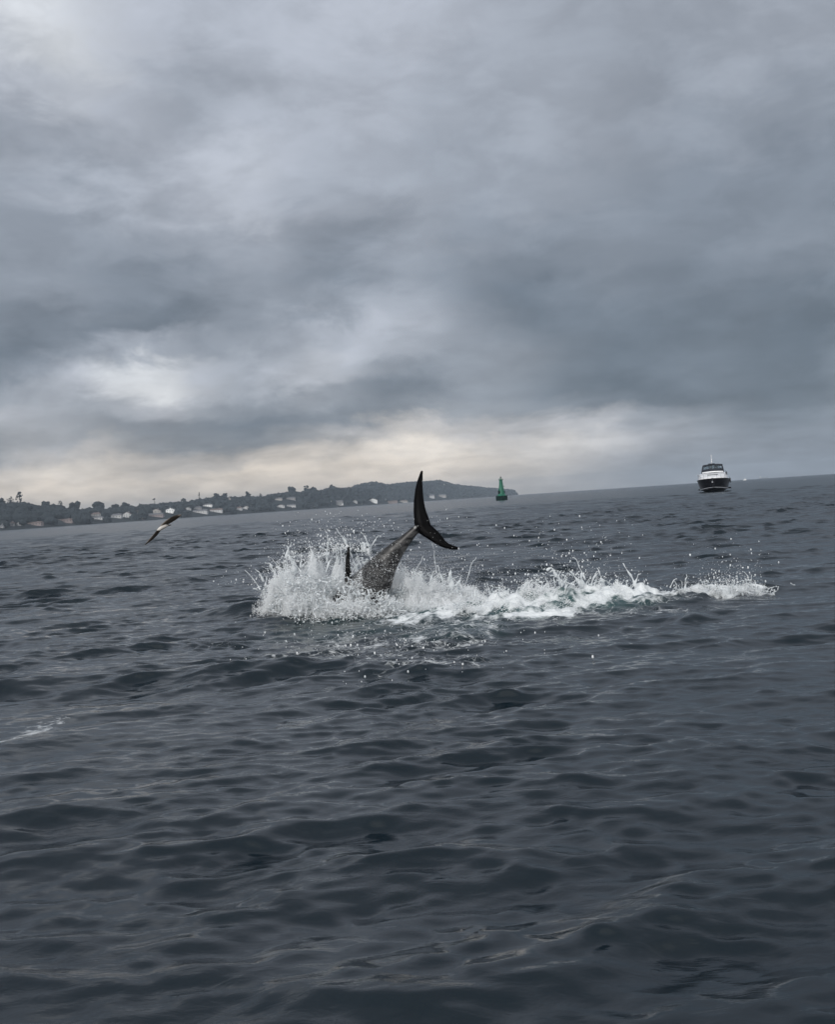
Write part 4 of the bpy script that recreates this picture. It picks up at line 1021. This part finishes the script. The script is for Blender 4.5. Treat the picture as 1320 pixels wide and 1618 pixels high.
cloud(985, 1215, 70000, 13.28, .13, .50, 145, top=.75, side=45)
cloud(680, 805, 60000, 12.9, .16, .51, 146, top=.60)
cloud(775, 995, 70000, 12.80, .14, .52, 147, top=.45)
heap(412, 640, 5000, 14.36, .12, .56, .010, .020, 41)
heap(610, 760, 3500, 14.50, .15, .55, .010, .020, 42)
heap(425, 568, 5000, 13.80, .12, .55, .009, .018, 43, top=.93)
heap(735, 1010, 6000, 13.15, .18, .56, .009, .018, 44)
heap(985, 1195, 3500, 13.22, .14, .56, .009, .015, 45)
heap(690, 960, 3500, 12.85, .16, .57, .009, .016, 46, top=.5)
g3 = np.random.default_rng(77)
def soft(x, a, b, w): return float(sstep(a - w, a + w, np.array(x)) * (1 - sstep(b - w, b + w, np.array(x))))
def patchy(x, y, s, seed): return float(fbm(np.array([[x / s, y / s * 1.3]]), 3, seed)[0])
net(425, 655, 900, 992, lambda x, y: 13.55 - .0012 * (y - 900) + .12 * math.sin(x / 37), .085, .0110, lambda x, y: .92 * soft(x, 435, 645, 14) * soft(y, max(core(x) + 14, 905 + max(0, x - 548) * .55), 980 - abs(x - 530) * .06, 8) * (patchy(x, y, 28, 3) > .34), 61)
net(450, 645, 925, 1002, lambda x, y: 13.25 - .004 * (y - 930), .070, .0088, lambda x, y: .74 * soft(x, 460, 640, 12) * soft(y, 932, 994 - abs(x - 545) * .14, 8) * (patchy(x, y, 24, 4) > .42), 62)
net(425, 600, 850, 920, lambda x, y: 14.3 + .1 * math.sin(x / 23), .090, .0100, lambda x, y: .7 * soft(y, env(x) + 6, core(x) + 16, 6) * (patchy(x, y, 16, 6) > .50), 63)
net(735, 1010, 895, 950, lambda x, y: 13.15 + .1 * math.sin(x / 19), .080, .0095, lambda x, y: .75 * soft(y, env(x) + 5, core(x) + 18, 6) * (patchy(x, y, 18, 7) > .47), 64)
net(1000, 1210, 905, 945, lambda x, y: 13.1 + .08 * math.sin(x / 19), .070, .0080, lambda x, y: .75 * soft(y, env(x) + 8, 940, 6) * (patchy(x, y, 16, 8) > .50), 65)
net(640, 790, 950, 1000, lambda x, y: 13.2 - .006 * (y - 960), .070, .0095, lambda x, y: .8 * soft(x, 650, 780, 10) * soft(y, 955, 1000, 6) * (patchy(x, y, 20, 9) > .45), 66)
# the membrane of water left of the tail stock
for i in range(2600):
    u, v = g3.random(2); x = 571 + 17 * u + 2 * v - 10 * v * u; y = 856 + 34 * v + 3 * u
    if fbm(np.array([[x / 5, y / 5]]), 3, 2)[0] > .40 + .12 * u: put(w2(x, y, 14.32 + .03 * math.sin(x)), g3.uniform(.005, .011))
# hand placed tongues seen in the photo : (x0,y0) foot, (x1,y1) tip, depth, thickness
for (x0, y0, x1, y1, d, r) in [(466,905,452,862,14.2,.020),(452,880,462,858,14.2,.014),(490,905,496,866,14.2,.030),(500,890,487,860,14.2,.012),(517,888,519,842,14.25,.013),(533,890,536,868,14.2,.013),
     (548,862,529,834,14.3,.011),(548,862,543,846,14.3,.010),(583,862,571,842,14.3,.012),(588,862,603,846,14.3,.009),(714,928,711,900,14.2,.030),(722,930,733,908,14.2,.014),(700,920,690,893,14.3,.010),
     (888,922,868,896,13.4,.024),(866,900,880,903,13.4,.012),(918,925,897,900,13.4,.018),(921,925,918,905,13.4,.024),(935,925,946,902,13.4,.014),(955,925,942,895,13.4,.012),(1008,932,983,888,13.2,.016),
     (1003,925,1014,905,13.2,.012),(1083,935,1086,908,13.1,.011),(1060,928,1072,915,13.1,.009),(1190,930,1178,905,13.1,.010),(807,950,803,930,13.1,.020),(434,905,420,888,14.2,.013),(416,918,404,900,14.2,.012),(925,915,905,878,13.5,.008),(648,930,668,880,14.4,.008),(690,905,684,860,14.6,.006),(738,918,752,880,14.4,.006)]:
    a, b = w2(x0, y0, d), w2(x1, y1, d - .05 + .1 * g3.random()); T = .16
    v = (b - a + np.array([0, 0, 4.9 * T * T])) / T
    jet(a, v, T, r * 1.25, g3, .75)
# many smaller tongues
def tongues(px0, px1, n, d0, ds, seed, r0=.006, r1=.014, up=1.0):
    g = np.random.default_rng(seed)
    for _ in range(n):
        x = g.uniform(px0, px1); d = g.normal(d0, ds); d = abs(d - 14.55) + 14.55 if 536 < x < 645 else d; y = core(x) + g.uniform(2, 14); ytip = y + (env(x) - 4 - y) * g.uniform(.15, .85) * up
        dxp = g.normal() * 10 + (x - 540) * .05 * (x < 700)
        a = w2(x, y, d); b = w2(x + dxp, ytip, d + g.normal() * .1); T = .15
        jet(a, (b - a + np.array([0, 0, 4.9 * T * T])) / T, T, g.uniform(r0, r1), g, g.uniform(.4, .8))
tongues(410, 640, 60, 14.2, .22, 81, .009, .017); tongues(640, 745, 24, 14.5, .2, 82, .008, .015); tongues(745, 1010, 40, 13.2, .2, 83, .008, .014, .9); tongues(1010, 1205, 24, 13.2, .15, 84, .007, .012)

def fluid(P, r, voxel, name):
    me = bpy.data.meshes.new(name); me.vertices.add(len(P)); me.vertices.foreach_set('co', np.asarray(P, np.float32).ravel()); attr(me, 'rad', r); me.update()
    ng = bpy.data.node_groups.new('fluid_skin', 'GeometryNodeTree')
    ng.interface.new_socket('Geometry', in_out='INPUT', socket_type='NodeSocketGeometry'); ng.interface.new_socket('Geometry', in_out='OUTPUT', socket_type='NodeSocketGeometry')
    n = ng.nodes; gi = n.new('NodeGroupInput'); go = n.new('NodeGroupOutput')
    na = n.new('GeometryNodeInputNamedAttribute'); na.data_type = 'FLOAT'; na.inputs['Name'].default_value = 'rad'
    mpn = n.new('GeometryNodeMeshToPoints'); pv = n.new('GeometryNodePointsToVolume'); vm = n.new('GeometryNodeVolumeToMesh')
    pv.resolution_mode = 'VOXEL_SIZE'; pv.inputs['Voxel Size'].default_value = voxel
    vm.resolution_mode = 'GRID'; vm.inputs['Threshold'].default_value = 0.1; vm.inputs['Adaptivity'].default_value = 0.12
    ng.links.new(gi.outputs[0], mpn.inputs['Mesh']); ng.links.new(na.outputs[0], mpn.inputs['Radius'])
    ng.links.new(mpn.outputs[0], pv.inputs['Points']); ng.links.new(na.outputs[0], pv.inputs['Radius'])
    ng.links.new(pv.outputs[0], vm.inputs['Volume']); ng.links.new(vm.outputs[0], go.inputs[0])
    o = bpy.data.objects.new('fluid_tmp', me); COL.objects.link(o); md = o.modifiers.new('g', 'NODES'); md.node_group = ng
    dg = bpy.context.evaluated_depsgraph_get(); out = bpy.data.meshes.new_from_object(o.evaluated_get(dg)); out.name = name
    bpy.data.objects.remove(o); bpy.data.meshes.remove(me); bpy.data.node_groups.remove(ng)
    out.polygons.foreach_set('use_smooth', [True] * len(out.polygons))
    return out
def foam_material():
    m = bpy.data.materials.new('white_water'); m.use_nodes = True; t = NT(m.node_tree); nt = m.node_tree; nt.nodes.clear()
    pos = t.n('ShaderNodeTexCoord').outputs['Object']
    f, _ = t.noise(pos, 40.0, 5.0, .65); f2, _ = t.noise(pos, 7.0, 3.0, .6)
    c = t.mix(t.maprange(f2, .3, .7), (.90, .915, .925), (.955, .96, .965))
    b = t.n('ShaderNodeBump'); b.inputs['Strength'].default_value = .5; b.inputs['Distance'].default_value = .01; t.l(f, b.inputs['Height'])
    p = t.n('ShaderNodeBsdfPrincipled'); t.l(c, p.inputs['Base Color']); p.inputs['Roughness'].default_value = .35; p.inputs['IOR'].default_value = 1.33; t.l(b.outputs[0], p.inputs['Normal'])
    tr = t.n('ShaderNodeBsdfTranslucent'); t.l(c, tr.inputs[0])
    mx = t.n('ShaderNodeMixShader'); mx.inputs[0].default_value = .45; t.l(p.outputs[0], mx.inputs[1]); t.l(tr.outputs[0], mx.inputs[2])
    o = t.n('ShaderNodeOutputMaterial'); t.l(mx.outputs[0], o.inputs[0])
    return m
m_foam = foam_material()
m_strand = foam_material()
m_strand.name = 'splash_water'
for nd in m_strand.node_tree.nodes:
    if nd.type == 'MIX': nd.inputs[6].default_value = (.70, .73, .75, 1); nd.inputs[7].default_value = (.84, .86, .87, 1)
PP = np.concatenate(PTS); RRr = np.concatenate(PR)
fm_ = fluid(PP, np.maximum(RRr, .0056), .0060, 'splash')
print('splash points', len(PP), 'faces', len(fm_.polygons))
tag(link('splash', fm_, m_strand), 'white splash thrown up round the diving whale and trailing to the right', kind='stuff')

# flying drops
def drops():
    g = np.random.default_rng(5); P = []; Rr = []
    def add(px, py, d, r): P.append(w2(px, py, d)); Rr.append(r)
    def logr(n, med, s): return med * np.exp(g.normal(size=n) * s)
    n = 2000; px = g.normal(520, 62, n); y = env(px) + 20 - g.exponential(15, n); add(px, y, g.normal(14.1, .25, n), logr(n, .0029, .5))
    n = 220; px = g.uniform(560, 780, n); y = 905 - g.exponential(32, n); add(px, y, g.normal(14.6, .35, n), logr(n, .0033, .4))
    n = 480; px = 745 + 285 * g.beta(1.6, 1.4, n); y = env(px) + 12 - g.exponential(16, n); add(px, y, g.normal(13.5, .25, n), logr(n, .0033, .5))
    n = 420; px = 1160 + 28 * g.normal(size=n) - 40 * g.random(n) ** 2; y = env(px) + 20 - g.exponential(13, n); add(px, y, g.normal(13.1, .15, n), logr(n, .0034, .5))
    n = 500; px = g.normal(620, 110, n); y = g.normal(1005, 26, n); dd = CAM_H * FOC / np.maximum(y - horizon(px), 30) - .05; k = (y > 950); add(px[k], y[k], dd[k] - .2 * g.random(k.sum()), logr(k.sum(), .0030, .5))
    n = 70; px = g.uniform(400, 1000, n); y = 815 + 60 * g.random(n); add(px, y, g.normal(14.2, .6, n), logr(n, .0034, .5))
    for cx, cy, m_, sx, sy in ((850, 848, 16, 14, 12), (800, 905, 18, 20, 10), (940, 865, 26, 14, 14), (905, 882, 30, 14, 9), (700, 818, 10, 18, 10), (1200, 885, 24, 12, 12), (600, 828, 26, 22, 8), (650, 845, 14, 14, 10)):
        add(g.normal(cx, sx, m_), g.normal(cy, sy, m_), 14.75 + g.normal(0, .15, m_), logr(m_, .0036, .5))
    P = np.concatenate(P); Rr = np.clip(np.concatenate(Rr), .0016, .010)
    big = Rr > .0062
    V8 = np.array([(1,0,0),(-1,0,0),(0,1,0),(0,-1,0),(0,0,1),(0,0,-1)], float); F8 = np.array([(0,2,4),(2,1,4),(1,3,4),(3,0,4),(2,0,5),(1,2,5),(3,1,5),(0,3,5)])
    A1, B1 = blobs(P[~big], Rr[~big], (V8, F8), .2, (1, 1, 1.9), 1); A2, B2 = blobs(P[big], Rr[big], ICO1, .25, (1, 1, 1.7), 2)
    tag(link('spray', mesh_np('spray', np.concatenate([A1, A2]), np.concatenate([B1, B2 + len(A1)])), m_foam), 'white spray drops flying above and around the splash', kind='stuff')
    n = 60000; px = g.choice([0, 1, 2, 3], n, p=[.50, .20, .20, .10])
    x = np.where(px == 0, g.normal(520, 56, n), np.where(px == 1, g.uniform(620, 760, n), np.where(px == 2, g.uniform(745, 1000, n), g.normal(1140, 40, n))))
    y = core(x) + 16 - g.exponential(15, n) + 12 * g.random(n); d = np.where(px > 1, g.normal(13.3, .2, n), g.normal(14.2, .25, n))
    P = w2(x, y, d); f = fbm(P * np.array([6., 5., 6.]), 4, 31, .6); k = g.random(n) < sstep(.40, .62, f) * sstep(392, 440, x) * (1 - sstep(1180, 1222, x))
    FINE_P.append(P[k]); FINE_R.append(logr(k.sum(), .0020, .3))
drops()
def instanced(name, P, Rr, m, label):
    """one object : every point carries the same little drop, sized by its own radius (geometry nodes)"""
    me = bpy.data.meshes.new(name); me.vertices.add(len(P)); me.vertices.foreach_set('co', np.asarray(P, np.float32).ravel()); attr(me, 'rad', Rr); me.update()
    ng = bpy.data.node_groups.new('drop_scatter', 'GeometryNodeTree')
    ng.interface.new_socket('Geometry', in_out='INPUT', socket_type='NodeSocketGeometry'); ng.interface.new_socket('Geometry', in_out='OUTPUT', socket_type='NodeSocketGeometry')
    n = ng.nodes; gi = n.new('NodeGroupInput'); go = n.new('NodeGroupOutput')
    na = n.new('GeometryNodeInputNamedAttribute'); na.data_type = 'FLOAT'; na.inputs['Name'].default_value = 'rad'
    ic = n.new('GeometryNodeMeshIcoSphere'); ic.inputs['Radius'].default_value = 1.0; ic.inputs['Subdivisions'].default_value = 1
    sm = n.new('GeometryNodeSetMaterial'); sm.inputs['Material'].default_value = m
    rv = n.new('FunctionNodeRandomValue'); rv.data_type = 'FLOAT_VECTOR'; rv.inputs[0].default_value = (0, 0, 0); rv.inputs[1].default_value = (6.28, 6.28, 6.28)
    ip = n.new('GeometryNodeInstanceOnPoints'); mtp = n.new('GeometryNodeMeshToPoints')
    L = ng.links.new
    L(gi.outputs[0], mtp.inputs['Mesh']); L(mtp.outputs[0], ip.inputs['Points']); L(ic.outputs['Mesh'], sm.inputs['Geometry']); L(sm.outputs[0], ip.inputs['Instance'])
    L(na.outputs[0], ip.inputs['Scale']); L(rv.outputs[0], ip.inputs['Rotation']); L(ip.outputs[0], go.inputs[0])
    o = link(name, me, m); md = o.modifiers.new('drops', 'NODES'); md.node_group = ng
    tag(o, label, kind='stuff'); return o
FP = np.concatenate(FINE_P); FR = np.concatenate(FINE_R)
print('fine drops', len(FP))
instanced('white_water', FP, FR, m_foam, 'fine white spray and foam billowing round the whale and along its wake')

# ------------------------------------------------------------------ sea haze
hz = MB().box((-6900, -6900, -2.6), (6900, 6900, 95)).build('haze', None)
mh = bpy.data.materials.new('sea_haze'); mh.use_nodes = True; t = NT(mh.node_tree); mh.node_tree.nodes.clear()
pvn = t.n('ShaderNodeVolumePrincipled'); pvn.inputs['Color'].default_value = (.80, .90, 1.0, 1); pvn.inputs['Density'].default_value = 1.6e-4; pvn.inputs['Anisotropy'].default_value = .45
on = t.n('ShaderNodeOutputMaterial'); t.l(pvn.outputs[0], on.inputs['Volume']); hz.data.materials.append(mh)
tag(hz, 'pale sea haze over the water', kind='stuff')
